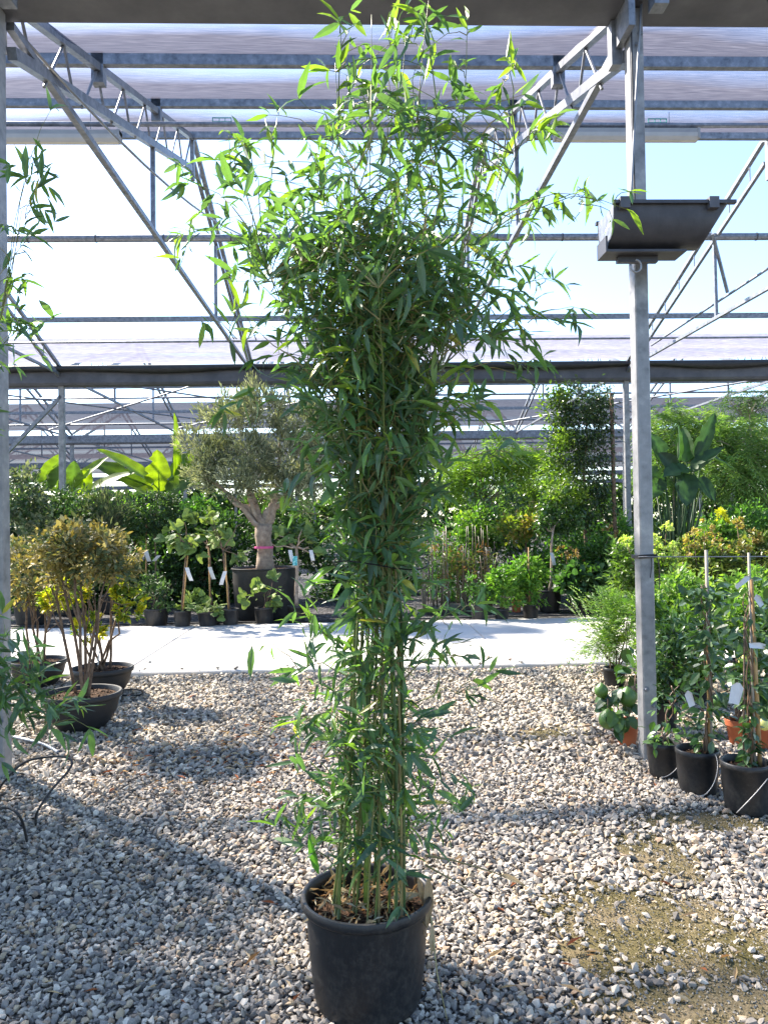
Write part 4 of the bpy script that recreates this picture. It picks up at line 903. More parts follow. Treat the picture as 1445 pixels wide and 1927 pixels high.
hl = [('dark green bush below the upright banana leaf', 340, 960, 60, 50, 15.0, DKG), ('glossy dark bush filling the gap left of the olive trunk', 430, 985, 55, 65, 15.2, DKG), ('shadowed bush right behind the olive trunk', 540, 990, 60, 60, 15.2, DKG), ('low dark bush behind the canes of the clipped standard', 290, 1070, 60, 60, 14.6, DKG), ('dark bush behind the bronze shrub and the path', 190, 1075, 65, 60, 14.7, DKG), ('dark bush low behind the middle tagged fig', 385, 1080, 60, 60, 14.8, DKG), ('bright leaved bush beneath the banana clump at the left post', 150, 935, 45, 32, 15.5, BRT), ('light green bush under the banana leaves', 255, 930, 50, 28, 15.8, BRT), ('green bush between the banana and the olive crown', 370, 925, 40, 30, 15.6, MIDG), ('dark bush behind the canes of the tall bamboo', 640, 1040, 70, 90, 15.5, DKG), ('dark bush hidden low behind the tall bamboo', 750, 1010, 60, 90, 16.5, DKG), ('shadowy bush at the far left behind the tall grey green shrub', 80, 1080, 60, 70, 14.2, DKG)]
hl = [(lb, x, y+(42 if y < 1000 and x < 450 else 0), rx, ry*.9, dp, cl) for lb, x, y, rx, ry, dp, cl in hl]
for i, (lb, x, y, rx, ry, dp, cl) in enumerate(hl):
    plant('background_bush', lb, 'bush', x, 1160, 0, 0, [(x, y, rx, ry, 0), (x+rx*.4, y+ry*.5, rx*.8, ry*.7, .3), (x-rx*.4, y+ry*.6, rx*.7, ry*.7, 0), (x, min(y+ry*1.3, 1125), rx*.9, ry*.7, .1)], 3200, .11, cl, 90+i, HG, tpl=OVLO if i % 2 else SMALL, mat='gloss' if i % 3 == 0 else 'leaf', dep=dp, trunk=(x, y+10), tw=.03)

# ------------------------------------------------------------------ bananas and other big leaved plants
def paddle(root, base, tip, width, col, side=(0, -1, .2), nst=12, tear=.0, seed=0, mat='banana', petiole=None, name='leaf', sag=.12, foldv=.25):
    r = np.random.default_rng(seed); base, tip = np.array(base, float), np.array(tip, float); d = tip-base; ln = np.linalg.norm(d); d = d/ln
    x = np.cross(d, np.array(side, float)); x /= np.linalg.norm(x); nz = np.cross(x, d); b = MB(); V = []; C = []; F = []
    for k in range(nst+1):
        t = k/nst; w = width/2*(math.sin(math.pi*min(1, t*.93+.07)**.75)**.6 if 0 < t < 1 else .08 if t == 0 else .03)
        c = base + d*ln*t - np.array([0, 0, 1])*sag*ln*t*t + nz*.03*ln*math.sin(t*3)
        jl, jr = 1 + r.normal(0, .02), 1 + r.normal(0, .02)
        if tear and r.uniform() < tear: jl *= r.uniform(.45, .8)
        if tear and r.uniform() < tear: jr *= r.uniform(.45, .8)
        wave = .02*width*math.sin(t*19+seed)
        V += [c - x*w*jl + nz*(foldv*w + wave), c - x*w*.5*jl + nz*foldv*w*.35, c, c + x*w*.5*jr + nz*foldv*w*.35, c + x*w*jr + nz*(foldv*w - wave)]
        f = 1 + .22*math.sin(k*2.1+seed); C += [np.array(col)*f]*2 + [np.array(col)*1.5] + [np.array(col)*f]*2
    for k in range(nst):
        for j in range(4): F.append((5*k+j, 5*k+j+1, 5*k+j+6, 5*k+j+5))
    o = b.add(V, F, np.array(C)).build(name, M[mat], root, smooth=True)
    if petiole is not None:
        p = np.array(petiole, float); m = p*.4+base*.6 + np.array([0, 0, .05]); MB().tube([p, m, base, base + d*ln*.5 - np.array([0, 0, sag*ln*.25]) + nz*.03*ln - nz*.012], [.03*width+.012, .022*width+.01, .018*width+.006, .004], 7, np.array(col)*1.4).build('stalk', M['leaf'], o, smooth=True)
    return o
BANC = [(.10, .17, .02), (.17, .26, .02), (.055, .10, .025), (.13, .20, .02), (.06, .12, .03)]
def banana(label, px, dep, leaves, seed):
    b0 = at(px, 1060, dep); root = empty('banana_plant', (b0[0], dep, 0)); org = np.array(root.location); s = dep/FPX; tag(root, label, 'banana plant', 'banana plants behind the shrubs')
    hub = at(px, 935, dep) - org
    MB().tube([(0, 0, 0), hub*.5, hub], [.13, .11, .08], 10, (.13, .16, .06)).build('trunk', M['cane'], root, smooth=True)
    for i, (xa, ya, xb, yb, w, side, dy) in enumerate(leaves):
        paddle(root, at(xa, ya, dep+dy*.3) - org, at(xa+(xb-xa)*1.25, ya+(yb-ya)*1.25, dep+dy) - org, w*1.0*s, BANC[i % 5], side, 14, .07, seed+i, 'banana', hub, sag=.06)
F_, U_, S_ = (0.1, -1, .3), (.3, -.5, .8), (-.4, -.7, .5)
banana('banana clump with broad glowing leaves and one upright furled leaf beside the olive', 305, 17.6, [(330, 905, 328, 796, 24, (1, -.5, 0), 0), (285, 905, 203, 852, 34, U_, -.2), (275, 912, 196, 874, 34, S_, .2), (300, 925, 297, 858, 48, F_, -.2), (320, 905, 372, 848, 44, S_, .2), (335, 915, 392, 838, 40, F_, 0), (350, 920, 412, 882, 34, U_, -.3), (315, 930, 360, 895, 36, F_, -.4), (280, 930, 235, 905, 30, U_, .1)], 300)
banana('banana clump with sunlit yellow green leaves behind the far left post', 110, 17.4, [(80, 915, 113, 862, 36, F_, 0), (100, 915, 62, 898, 28, U_, 0), (112, 925, 108, 882, 44, F_, -.2), (130, 925, 190, 868, 30, S_, 0), (138, 925, 140, 876, 34, F_, .1), (158, 930, 236, 892, 32, U_, -.2), (150, 935, 165, 890, 38, F_, 0), (60, 935, 35, 890, 34, S_, .1), (90, 940, 45, 925, 30, U_, -.2)], 330)

# ================================================================== BACKGROUND RIGHT OF THE BAMBOO
R3 = 'black nursery pots right of the bamboo'
plant('potted_shrub', 'small leafy plant in the square sided black pot next to the bamboo leaves', 'shrub', 904, 1173, 33, 34, [(905, 1120, 22, 20, 0), (890, 1100, 18, 18, .1)], 420, .06, MIDG, 111, R3, tpl=OVLO)
plant('potted_shrub', 'bushy bright green plant in the smallest black pot at the path edge', 'shrub', 946, 1173, 28, 26, [(950, 1118, 32, 26, 0), (940, 1095, 26, 24, 0), (962, 1085, 22, 22, .1)], 1500, .07, BRT[:3], 112, R3, tpl=OVLO)
plant('potted_shrub', 'leafy green plant with a cane between the small pot and the twisted stem tree', 'shrub', 1001, 1168, 31, 30, [(995, 1110, 30, 30, 0), (985, 1070, 26, 26, 0), (1005, 1085, 22, 22, 0)], 1700, .075, BRT[:3], 113, R3, tpl=OVLO, stake=((996, 1140), (994, 1030)))
plant('potted_shrub', 'little plant in the terracotta coloured pot between the black ones', 'shrub', 973, 1153, 20, 24, [(970, 1112, 18, 16, 0)], 260, .06, MIDG, 114, R3, tpl=OVLO, potmat='terra', style='terra')
plant('standard_tree', 'small standard tree with a twisted pale stem in a wide black pot', 'tree', 1038, 1154, 46, 42, [(1060, 965, 46, 42, .3), (1040, 985, 30, 25, .2)], 2600, .075, DKG + MIDG[:1], 115, R3, trunk=(1040, 1000), tpl=OVLO, mat='gloss', bark='olivebark', tw=.022, tags=((1037, 1040, 24, .2),))
plant('standard_tree', 'yellow green maple like standard on a thin trunk behind the small pots', 'tree', 990, 1150, 34, 32, [(985, 985, 45, 25, 0), (1010, 970, 30, 22, .2), (960, 1000, 30, 20, 0)], 1500, .085, [(.18, .24, .04), (.26, .28, .05), (.3, .22, .06), (.12, .18, .04)], 116, R3, trunk=(990, 1000), dep=13.4, tpl=OVLO, tw=.018)
plant('standard_tree', 'light green standard tree beside the tall bamboo', 'tree', 915, 1150, 36, 32, [(905, 985, 50, 35, 0), (880, 1000, 32, 28, 0), (930, 1010, 30, 25, .1)], 1900, .085, BRT, 117, R3, trunk=(912, 1010), dep=14.4, tpl=OVLO, tw=.02)
plant('leafy_shrub', 'broad low shrub with flat tiered leaves left of the steel post', 'shrub', 1110, 1150, 40, 30, [(1100, 1090, 55, 22, 0), (1140, 1085, 45, 28, .2), (1075, 1105, 30, 20, -.1)], 1700, .10, [(.05, .11, .045), (.07, .14, .05), (.04, .09, .035)], 118, R3, dep=11.9, tpl=ROUND, mat='leaf')
# cane thicket: many upright stems with sparse reddish leaves
def thicket():
    r = np.random.default_rng(120); Y = 12.6; g = at(860, 1150, Y); root = empty('cane_thicket', (g[0], Y, 0)); org = np.array(root.location); tag(root, 'clump of many thin upright canes with sparse reddish tips beside the bamboo', 'shrub')
    for i in range(46):
        x = r.uniform(795, 930); p = at(x, 1150, Y + r.uniform(-.2, .7)) - org; p[2] = .0; h = r.uniform(.75, 1.5); q = p + np.array([r.normal(0, .05), r.normal(0, .05), h]); MB().tube(wig(p, q, r, .012, 5), np.linspace(.011, .005, 5), 5, [(.13, .1, .055), (.07, .055, .03), (.18, .15, .11)][i % 3]).build('cane', M['cane'], root, smooth=True)
    el = [(at(860, 1050, Y+.2) - org, (.62, .35, .38)), (at(880, 1085, Y+.1) - org, (.5, .3, .3))]; crown(root, r, el, 800, .085, [(.16, .09, .04), (.11, .12, .04), (.08, .11, .035), (.22, .1, .05)], NARROW, 'leaf', csize=.07, shell=.1)
    MB().box((-.52, -.28, 0), (.52, .6, .10)).build('tray', M['plastic'], root)
thicket()
# climber covered column
def column():
    r = np.random.default_rng(125); Y = 13.0; g = at(1105, 1120, Y); root = empty('climber_column', (g[0], Y, 0)); org = np.array(root.location); s = Y/FPX; tag(root, 'tall column of dark glossy climber on a stake reaching the gutter beam', 'climber')
    el = [(at(x, y, Y+dy) - org, (rx*s, rx*s*.8, ry*s)) for x, y, rx, ry, dy in ((1085, 755, 58, 42, 0), (1100, 800, 55, 50, 0), (1095, 850, 58, 50, -.05), (1105, 900, 52, 50, 0), (1110, 950, 48, 45, 0), (1075, 820, 40, 70, .1), (1130, 760, 35, 40, 0))]
    crown(root, r, el, 9500, .062, [(.03, .05, .022), (.045, .075, .028), (.06, .095, .03), (.03, .06, .03)], OVLO, 'gloss', csize=.07, shell=.4, droop=.5, upb=0)
    el = [(at(x, y, Y+dy) - org, (rx*s, rx*s*.8, ry*s)) for x, y, rx, ry, dy in ((1055, 850, 35, 60, -.2), (1060, 920, 45, 45, -.2), (1050, 770, 30, 40, 0))]
    crown(root, r, el, 2600, .07, [(.14, .22, .035), (.2, .28, .04), (.1, .17, .03)], OVLO, 'leaf', csize=.08, shell=.3, name='young_growth')
    p = at(1157, 1000, Y-.1) - org; p[2] = 0; q = at(1150, 740, Y-.1) - org; MB().tube([p, q], .035, 8).build('stake', M['bark'], root, smooth=True)
    MB().tube(wig((0, 0, 0), at(1100, 760, Y) - org, r, .03, 7), np.linspace(.04, .015, 7), 7).build('trunk', M['bark'], root, smooth=True)
column()
R4 = 'trees and tall shrubs behind the right hand pots'
def feather(label, px, dep, crowns, n, cols, seed, trunk):
    r = np.random.default_rng(seed); g = at(px, 1100, dep); root = empty('feathery_tree', (g[0], dep, 0)); org = np.array(root.location); s = dep/FPX; tag(root, label, 'tree', R4)
    top = at(trunk[0], trunk[1], dep) - org; MB().tube(wig((0, 0, 0), top, r, .04, 7), np.linspace(.045, .02, 7), 8).build('trunk', M['olivebark'], root, smooth=True)
    b = MB(); P = []; D = []; C = []
    for (x, y, rx, ry, dy) in crowns:
        c = at(x, y, dep+dy) - org; 
        for q in range(9): MB().tube(wig(top - [0, 0, r.uniform(0, .5)], c + r.normal(0, .5, 3)*np.array([rx*s, rx*s, ry*s]), r, .05, 5), np.linspace(.014, .004, 5), 5).build('branch', M['olivebark'], root, smooth=True)
        nf = int(n*rx*ry/1300)
        for q in range(nf):
            d0 = unit(r.normal(size=3)); st = c + d0*np.array([rx*s, rx*s, ry*s])*r.uniform(.3, 1.0); out = unit(d0*np.array([1, 1, .3]) + r.normal(0, .4, 3)); col = np.array(cols[int(r.integers(0, len(cols)))])*r.uniform(.75, 1.25); ln = r.uniform(.22, .42)
            for k in range(16):
                t = k/15; p_ = st + out*ln*t + np.array([0, 0, .10*t - .36*t*t]); dd = unit(out*.5 + np.array([0, 0, -.5*t]) + np.cross(out, [0, 0, 1])*(1 if k % 2 else -1)*.9 + r.normal(0, .15, 3)); P.append(p_); D.append(dd); C.append(col)
    P = np.array(P); D = np.array(D); m = len(P); nh = unit(np.stack([r.normal(0, .4, m), r.normal(0, .4, m), np.ones(m)], -1)); b.scatter(NARROW, P, frames(D, nh), r.uniform(.07, .14, m), np.array(C)); b.build('crown', M['leaf'], root)
FEA = [(.14, .24, .07), (.19, .29, .09), (.11, .2, .06), (.24, .33, .11)]
feather('pale feathery tree at the right edge behind the big paddle leaves', 1395, 15.5, [(1400, 830, 55, 60, 0), (1370, 890, 60, 50, -.2), (1425, 900, 50, 60, .1), (1340, 830, 40, 45, .3), (1420, 960, 50, 40, 0)], 150, FEA, 131, (1395, 850))
feather('feathery light green tree just right of the sunlit post', 1262, 16.5, [(1255, 800, 50, 45, 0), (1285, 860, 50, 50, .2), (1240, 880, 40, 50, 0), (1320, 800, 40, 40, 0)], 150, FEA, 132, (1262, 850))
feather('fine twiggy tree top against the blue sky at the right edge', 1415, 19.0, [(1410, 745, 42, 30, 0), (1430, 770, 40, 30, 0), (1385, 760, 30, 25, 0)], 60, [(.07, .12, .05), (.09, .15, .06)], 133, (1415, 780))
feather('bright yellow green feathery tree between the bamboo and the climber column', 905, 16.0, [(895, 880, 55, 40, 0), (940, 860, 50, 35, .2), (860, 900, 45, 40, 0), (990, 870, 45, 35, .3)], 140, [(.16, .26, .04), (.22, .32, .05), (.1, .19, .04)], 134, (905, 930))
feather('soft green tree with drooping sprays in front of the gutter post', 1010, 17.5, [(1010, 900, 50, 45, 0), (1040, 940, 45, 35, 0), (970, 930, 45, 30, 0)], 130, FEA, 135, (1010, 950))
bl_ = [('dark bush under the feathery tree beside the bamboo', 930, 960, 60, 55, 15.0, DKG), ('deep green bush below the climber column', 1090, 1010, 55, 45, 14.0, MIDG), ('mixed green bush filling the gap left of the steel post', 1150, 1000, 40, 60, 13.2, MIDG), ('dark bush at the foot of the big paddle leaves', 1260, 1010, 50, 45, 14.0, DKG), ('green bush under the feathery tree at the right edge', 1400, 985, 60, 40, 13.6, MIDG), ('bright bush behind the twisted stem tree', 1010, 1045, 55, 45, 15.0, MIDG), ('bush of fresh leaves behind the staked plants', 1340, 1010, 55, 40, 13.2, BRT), ('dark bush low behind the hydrangea heads', 1240, 1085, 55, 45, 11.8, DKG), ('dark leaved bush low at the right edge behind the wire', 1420, 1080, 60, 50, 11.8, DKG), ('shaded bush low behind the middle staked plant', 1330, 1090, 60, 45, 11.9, DKG), ('fresh green bush by the foot of the climber stake', 1130, 1050, 50, 40, 12.6, MIDG), ('shaded bush behind the thin upright canes', 860, 1030, 60, 60, 14.6, MIDG)]
for i, (lb, x, y, rx, ry, dp, cl) in enumerate(bl_):
    plant('background_bush', lb, 'bush', x, 1150, 0, 0, [(x, y, rx, ry, 0), (x+rx*.4, y+ry*.6, rx*.8, ry*.7, .2), (x-rx*.4, y+ry*.6, rx*.7, ry*.7, 0), (x, min(y+ry*1.4, 1135), rx*.9, ry*.6, .1)], 3000, .09, cl, 140+i, HG, tpl=OVLO, mat='gloss' if i % 3 == 0 else 'leaf', dep=dp, trunk=(x, y+10), tw=.03)
# giant bird-of-paradise
def strelitzia():
    dep = 12.6; b0 = at(1275, 1120, dep); root = empty('bird_of_paradise', (b0[0], dep, 0)); org = np.array(root.location); s = dep/FPX; tag(root, 'big dark paddle leaved bird of paradise plant right of the steel post', 'paddle plant')
    DC = [(.03, .065, .028), (.04, .085, .03), (.022, .048, .025), (.032, .068, .032)]
    lv = [(1275, 870, 1273, 793, 30, (.8, -.6, 0), 0), (1292, 870, 1285, 800, 34, (-.6, -.8, 0), .2), (1308, 860, 1344, 772, 30, F_, 0), (1250, 870, 1222, 812, 34, F_, .1), (1300, 890, 1362, 838, 36, (.1, -.5, 1), -.2), (1300, 885, 1246, 895, 44, (0, -.6, 1), -.4), (1270, 885, 1238, 850, 34, (0, -1, .3), -.1), (1285, 890, 1290, 950, 46, (0, -1, .2), -.3), (1240, 900, 1225, 935, 36, F_, 0), (1320, 855, 1385, 885, 26, (.1, -.4, 1), 0), (1310, 900, 1345, 940, 30, F_, -.2), (1250, 905, 1205, 880, 36, F_, .2)]
    for i, (xa, ya, xb, yb, w, sd_, dy) in enumerate(lv):
        paddle(root, at(xa, ya, dep+dy*.4) - org, at(xb, yb, dep+dy) - org, w*s, DC[i % 4], sd_, 12, .1, 400+i, 'leaf', (random.uniform(-.12, .12), random.uniform(-.1, .1), .05), sag=.05, foldv=.35)
    r = np.random.default_rng(9)
    for i in range(16):
        q = at(r.uniform(1225, 1330), r.uniform(910, 960), dep + r.uniform(-.3, .3)) - org; MB().tube([(r.uniform(-.15, .15), r.uniform(-.1, .1), 0), q*.5 + np.array([0, 0, .1]), q], [.022, .018, .01], 6, (.04, .075, .03)).build('stalk', M['leaf'], root, smooth=True)
strelitzia()
# hydrangeas and gold plumed perennials
def flowers(name, label, px, py, dep, heads, col, cat, seed, leafc, leafells, hr):
    r = np.random.default_rng(seed); b0 = at(px, py, dep); root = empty(name, (b0[0], dep, 0)); org = np.array(root.location); s = dep/FPX; tag(root, label, cat)
    for (x, y, rr) in heads:
        c = at(x, y, dep + r.uniform(-.15, .15)) - org; crown(root, r, [(c, (rr*s, rr*s, rr*s*hr))], 170, .028, col, ROUND[:1], 'leaf', csize=.012, shell=.7, jit=.5, upb=.3, name='blossom')
        MB().tube([(c[0]*.4, c[1]*.4, 0), c*.6, c], [.007, .006, .004], 5).build('stem', M['bark'], root, smooth=True)
    crown(root, r, [(at(x, y, dep+dy) - org, (rx*s, rx*s, ry*s)) for x, y, rx, ry, dy in leafells], 1700, .085, leafc, OVLO, 'leaf', csize=.06, shell=.3)
flowers('hydrangea', 'hydrangea with round pale lime flower heads just right of the steel post', 1235, 1100, 9.2, [(1232, 1018, 12), (1240, 1037, 12), (1224, 1012, 9), (1253, 993, 8), (1268, 1030, 9), (1178, 1018, 10), (1262, 1055, 8)], [(.5, .55, .2), (.6, .62, .3), (.42, .5, .15)], 'hydrangea', 161, [(.09, .16, .03), (.13, .2, .035), (.06, .11, .03)], [(1240, 1085, 40, 45, 0), (1200, 1090, 40, 45, .1), (1180, 1060, 30, 40, .2)], .8)
GC = [(.4, .3, .1), (.34, .24, .08), (.45, .38, .16), (.28, .2, .07)]
flowers('gold_plume_plant', 'perennial with faded gold flower plumes behind the staked plants', 1320, 1100, 9.4, [(1305, 1010, 14), (1325, 998, 15), (1345, 1008, 14), (1318, 1030, 13), (1340, 1035, 14), (1295, 1030, 12), (1360, 1030, 12)], GC, 'perennial', 162, [(.1, .15, .035), (.15, .18, .04), (.07, .11, .03)], [(1325, 1070, 60, 40, 0), (1300, 1050, 40, 40, .1)], 1.3)
flowers('gold_plume_plant', 'perennial with gold seed heads at the right edge above the wire', 1415, 1100, 9.4, [(1385, 985, 12), (1415, 1010, 13), (1435, 1025, 13), (1400, 1030, 12), (1440, 1050, 12)], GC, 'perennial', 163, [(.1, .14, .035), (.16, .17, .05), (.07, .1, .03)], [(1410, 1065, 60, 40, 0), (1430, 1040, 35, 40, .1)], 1.2)
flowers('gold_plume_plant', 'brown headed faded hydrangea left of the steel post', 1080, 1120, 12.2, [(1075, 1045, 16), (1095, 1060, 13), (1135, 1065, 12), (1062, 1035, 12), (1150, 1000, 14)], [(.25, .16, .07), (.3, .2, .09), (.2, .13, .06)], 'perennial', 164, [(.05, .1, .03), (.07, .13, .035)], [(1090, 1085, 50, 30, 0), (1140, 1050, 35, 40, .1)], .9)
flowers('yellow_flower_plant', 'plant with a bright yellow flower spike below the paddle leaves', 1356, 1060, 10.5, [(1356, 968, 11), (1360, 982, 10), (1352, 975, 9)], [(.65, .6, .05), (.7, .62, .05)], 'flower', 165, [(.07, .14, .03), (.1, .18, .035)], [(1356, 1020, 28, 35, 0)], 1.3)

# ================================================================== POTS IN FRONT ON THE RIGHT
def front_pot(label, px, py, rt_, h, seed, mat='plastic', style='pot', name='potted_climber', cat='climber', group=None, dy=.13):
    g = gnd(px, py); root = empty(name, (g[0], g[1]+dy, .012)); tag(root, label, cat, group); sz = pot(root, rt_, rt_*.84 if style == 'pot' else rt_*.68, h, M[mat], style, seed); return root, sz, np.array(root.location)
CLC = [(.05, .10, .036), (.07, .13, .04), (.04, .08, .036), (.10, .18, .045), (.08, .14, .06)]
def leaves_on(root, r, P, D, size, cols, tpls, mat, nparts=150, flat=.5):
    m = len(P); nh = unit(np.stack([r.normal(0, flat, m), r.normal(-.3, flat, m), np.ones(m)], -1)); R = frames(D, nh); S = size*r.uniform(.6, 1.3, m); k = min(m, nparts); idx = r.permutation(m); a, c = idx[:k], idx[k:]
    leaf_parts(root, P[a], R[a], S[a], tpls, cols, mat, r)
    if len(c):
        b = MB(); ti = r.integers(0, len(tpls), len(c)); cc = np.array(cols)[r.integers(0, len(cols), len(c))]*r.uniform(.8, 1.2, (len(c), 1))
        for q, t in enumerate(tpls): w = ti == q; b.scatter(t, P[c][w], R[c][w], S[c][w], cc[w])
        b.build('foliage', M[mat], root)['kind'] = 'stuff'
def climber(root, sz, org, seed, path, width, n, size, stakes, tags, cols=CLC, tpls=OVATE, mat='gloss', cane_mat='greystake', vines=4):
    r = np.random.default_rng(seed); Y = org[1]; s = Y/FPX
    pts = np.array([at(x, y, Y) - org for x, y in path]); pts[0] = np.array([pts[0][0]*.5, 0, sz]); t = np.linspace(0, 1, len(pts))
    for (xa, ya, xb, yb, rr, mt) in stakes:
        p = at(xa, ya, Y) - org; p[2] = sz-.03; q = at(xb, yb, Y) - org; MB().tube([p, (p+q)/2, q], rr, 8).build('stake', M[mt], root, smooth=True)
    for v in range(vines):
        tt = np.linspace(0, 1, 22); ph = r.uniform(0, 6.28); c = np.stack([np.interp(tt, t, pts[:, k]) for k in range(3)], -1); c[:, 0] += .012*np.sin(tt*14+ph)*(1+tt); c[:, 1] += .012*np.cos(tt*14+ph); MB().tube(c, np.linspace(.005, .0025, 22), 5, (.16, .1, .06)).build('vine', M['cane'], root, smooth=True)
    f = r.uniform(.02, 1.02, n); c = np.stack([np.interp(f, t, pts[:, k]) for k in range(3)], -1); wd = np.interp(f, t, width)*s; d = unit(np.stack([r.normal(0, 1, n), r.normal(-.2, .9, n), r.normal(0, .45, n)], -1)); P = c + d*(wd*r.uniform(.1, 1, n)**.7)[:, None]; leaves_on(root, r, P, unit(d + r.normal(0, .5, (n, 3)) + np.array([0, 0, -.25])), size, cols, tpls, mat)
    for (x, y, ln, w, dx, rot) in tags:
        c = at(x, y, Y-.12) - org; o = MB(); cs, sn = math.cos(rot), math.sin(rot); V = [c + np.array([a*w*s*cs - b_*ln*s*sn, q*.01, a*w*s*sn + b_*ln*s*cs]) for a, b_, q in ((-.5, -.5, 0), (.5, -.5, 1), (.5, .3, 0), (.2, .5, 1), (-.2, .5, 0), (-.5, .3, 1))]; o.add(V, [(0, 1, 2, 3, 4, 5)]).build('plant_label', M['white'], root)
    return r
def drip(root, org, pts):
    P = np.array([at(x, y, Y) for x, y, Y in pts]) - org; t = np.linspace(0, 1, len(P)); tt = np.linspace(0, 1, 24); n_ = len(P)-1
    Q = sum(math.comb(n_, k)*((1-tt)**(n_-k)*tt**k)[:, None]*P[k] for k in range(n_+1))
    MB().tube(Q, .0024, 5).build('drip_tube', M['wire'], root, smooth=True)
GF = 'black pots in the front corner on the right'
root, sz, org = front_pot('small leafy seedling plant in the black pot touching the steel post', 1261, 1474, .097, .20, 201, group=GF, dy=.09)
climber(root, sz, org, 201, [(1255, 1400), (1250, 1380), (1262, 1330), (1270, 1290)], [20, 45, 50, 20], 90, .055, [], [], vines=3)
drip(root, org, [(1243, 1463, 4.2), (1262, 1463, 4.18), (1278, 1445, 4.18), (1292, 1420, 4.25), (1290, 1400, 4.3)])
root, sz, org = front_pot('climber wound up a tall grey stake in the middle black pot', 1330, 1508, .115, .235, 202, group=GF, dy=.11)
climber(root, sz, org, 202, [(1340, 1415), (1335, 1330), (1330, 1240), (1328, 1170), (1325, 1100)], [18, 38, 45, 42, 30], 330, .062, [(1338, 1410, 1328, 1035, .009, 'greystake'), (1334, 1410, 1330, 1200, .007, 'stakewood')], [(1298, 1315, 30, 13, 0, .3)])
drip(root, org, [(1306, 1498, 3.9), (1325, 1508, 3.88), (1350, 1480, 3.88), (1356, 1440, 3.9), (1345, 1420, 4.0)])
root, sz, org = front_pot('plant tied to two yellow bamboo stakes in the black pot at the right edge', 1428, 1546, .125, .25, 203, group=GF, dy=.12)
climber(root, sz, org, 203, [(1415, 1450), (1412, 1330), (1408, 1200), (1405, 1110)], [10, 18, 40, 55], 190, .062, [(1430, 1450, 1412, 1090, .011, 'stakewood'), (1420, 1450, 1408, 1040, .007, 'greystake'), (1398, 1450, 1400, 1180, .005, 'bark')], [(1398, 1095, 34, 9, 0, -.9), (1428, 1130, 24, 11, 0, .5), (1385, 1305, 40, 22, 0, -.25), (1425, 1215, 11, 30, 0, -.1)])
drip(root, org, [(1385, 1530, 3.6), (1400, 1515, 3.58), (1425, 1490, 3.58), (1444, 1465, 3.6)])
# citrus in terracotta coloured pots
def citrus(label, px, py, rt_, h, seed, crowns, n, fruits, group, dy=.1, lemons=()):
    root, sz, org = front_pot(label, px, py, rt_, h, seed, 'terra', 'terra', 'citrus_plant', 'citrus tree', group, dy); r = np.random.default_rng(seed); Y = org[1]; s = Y/FPX
    el = [(at(x, y, Y+d_) - org, (rx*s, rx*s*.9, ry*s)) for x, y, rx, ry, d_ in crowns]; P, D, K = crown_pts(r, el, n, .03, .3); leaves_on(root, r, P, unit(D + r.normal(0, .5, (len(P), 3)) + np.array([0, -.2, -.2])), .085, [(.035, .075, .025), (.05, .1, .03), (.03, .06, .022), (.075, .14, .03)], ROUND + OVATE[:1], 'gloss', 120)
    for c, rd in el: MB().tube(wig((0, 0, sz-.02), c, r, .012, 5), np.linspace(.011, .004, 5), 6).build('stem', M['bark'], root, smooth=True)
    for lst, mt in ((fruits, 'fruit'), (lemons, 'lemon')):
        for (x, y, rr, dyy) in lst:
            c = at(x, y, Y+dyy) - org; k = rr*s; o = MB().lathe([(0.001, 1.22*k), (.18*k, 1.12*k), (.5*k, .92*k), (.86*k, .5*k), (1.0*k, 0), (.92*k, -.45*k), (.62*k, -.85*k), (.25*k, -1.02*k), (.001, -1.1*k)], 18, c).build('fruit', M[mt], root, smooth=True)
            MB().tube([c + [0, 0, 1.15*k], c + [.01, .02, 1.15*k+.06]], .003, 5).build('fruit_stalk', M['bark'], o)
    return root
GT = 'citrus in terracotta pots by the steel post'
citrus('citrus with hanging green limes in the terracotta pot left of the steel post', 1188, 1411, .082, .165, 211, [(1175, 1290, 38, 35, 0), (1160, 1330, 32, 28, -.05), (1195, 1270, 30, 28, .05)], 80, [(1143, 1354, 17, -.1), (1131, 1300, 13, 0), (1180, 1312, 17, -.05)], GT, .08)
citrus('citrus in the terracotta pot between the middle and edge black pots', 1400, 1410, .082, .165, 212, [(1385, 1290, 42, 45, 0), (1420, 1260, 40, 45, 0), (1395, 1220, 45, 45, .1)], 130, [(1350, 1320, 12, 0)], GT, .08, [(1400, 1245, 11, 0)])
citrus('lemon bush in the terracotta pot cut by the right edge of the picture', 1452, 1420, .085, .165, 213, [(1440, 1290, 35, 40, 0), (1450, 1210, 35, 45, 0)], 100, [], GT, .1, [(1437, 1363, 11, -.12)])
# more potted greenery between the post and the path
GM = 'leafy plants between the steel post and the path'
def filler(label, px, py, rt_, h, seed, crowns, n, size, cols, tpls=OVLO, mat='leaf', potm='plastic'):
    root, sz, org = front_pot(label, px, py, rt_, h, seed, potm, 'pot', 'leafy_pot_plant', 'shrub', GM); r = np.random.default_rng(seed); Y = org[1]; s = Y/FPX
    el = [(at(x, y, Y+d_) - org, (rx*s, rx*s*.9, ry*s)) for x, y, rx, ry, d_ in crowns]
    crown(root, r, el, n, size, cols, tpls, mat, csize=.035, shell=.3, upb=.3, ncl=n//9)
    for c, rd in el:
        for q in range(3): MB().tube(wig((r.normal(0, .02), r.normal(0, .02), sz-.02), c + r.normal(0, .4, 3)*np.array(rd), r, .012, 5), np.linspace(.007, .002, 5), 5).build('stem', M['bark'], root, smooth=True)
FG = [(.10, .19, .045), (.14, .24, .05), (.065, .13, .035), (.19, .28, .06)]
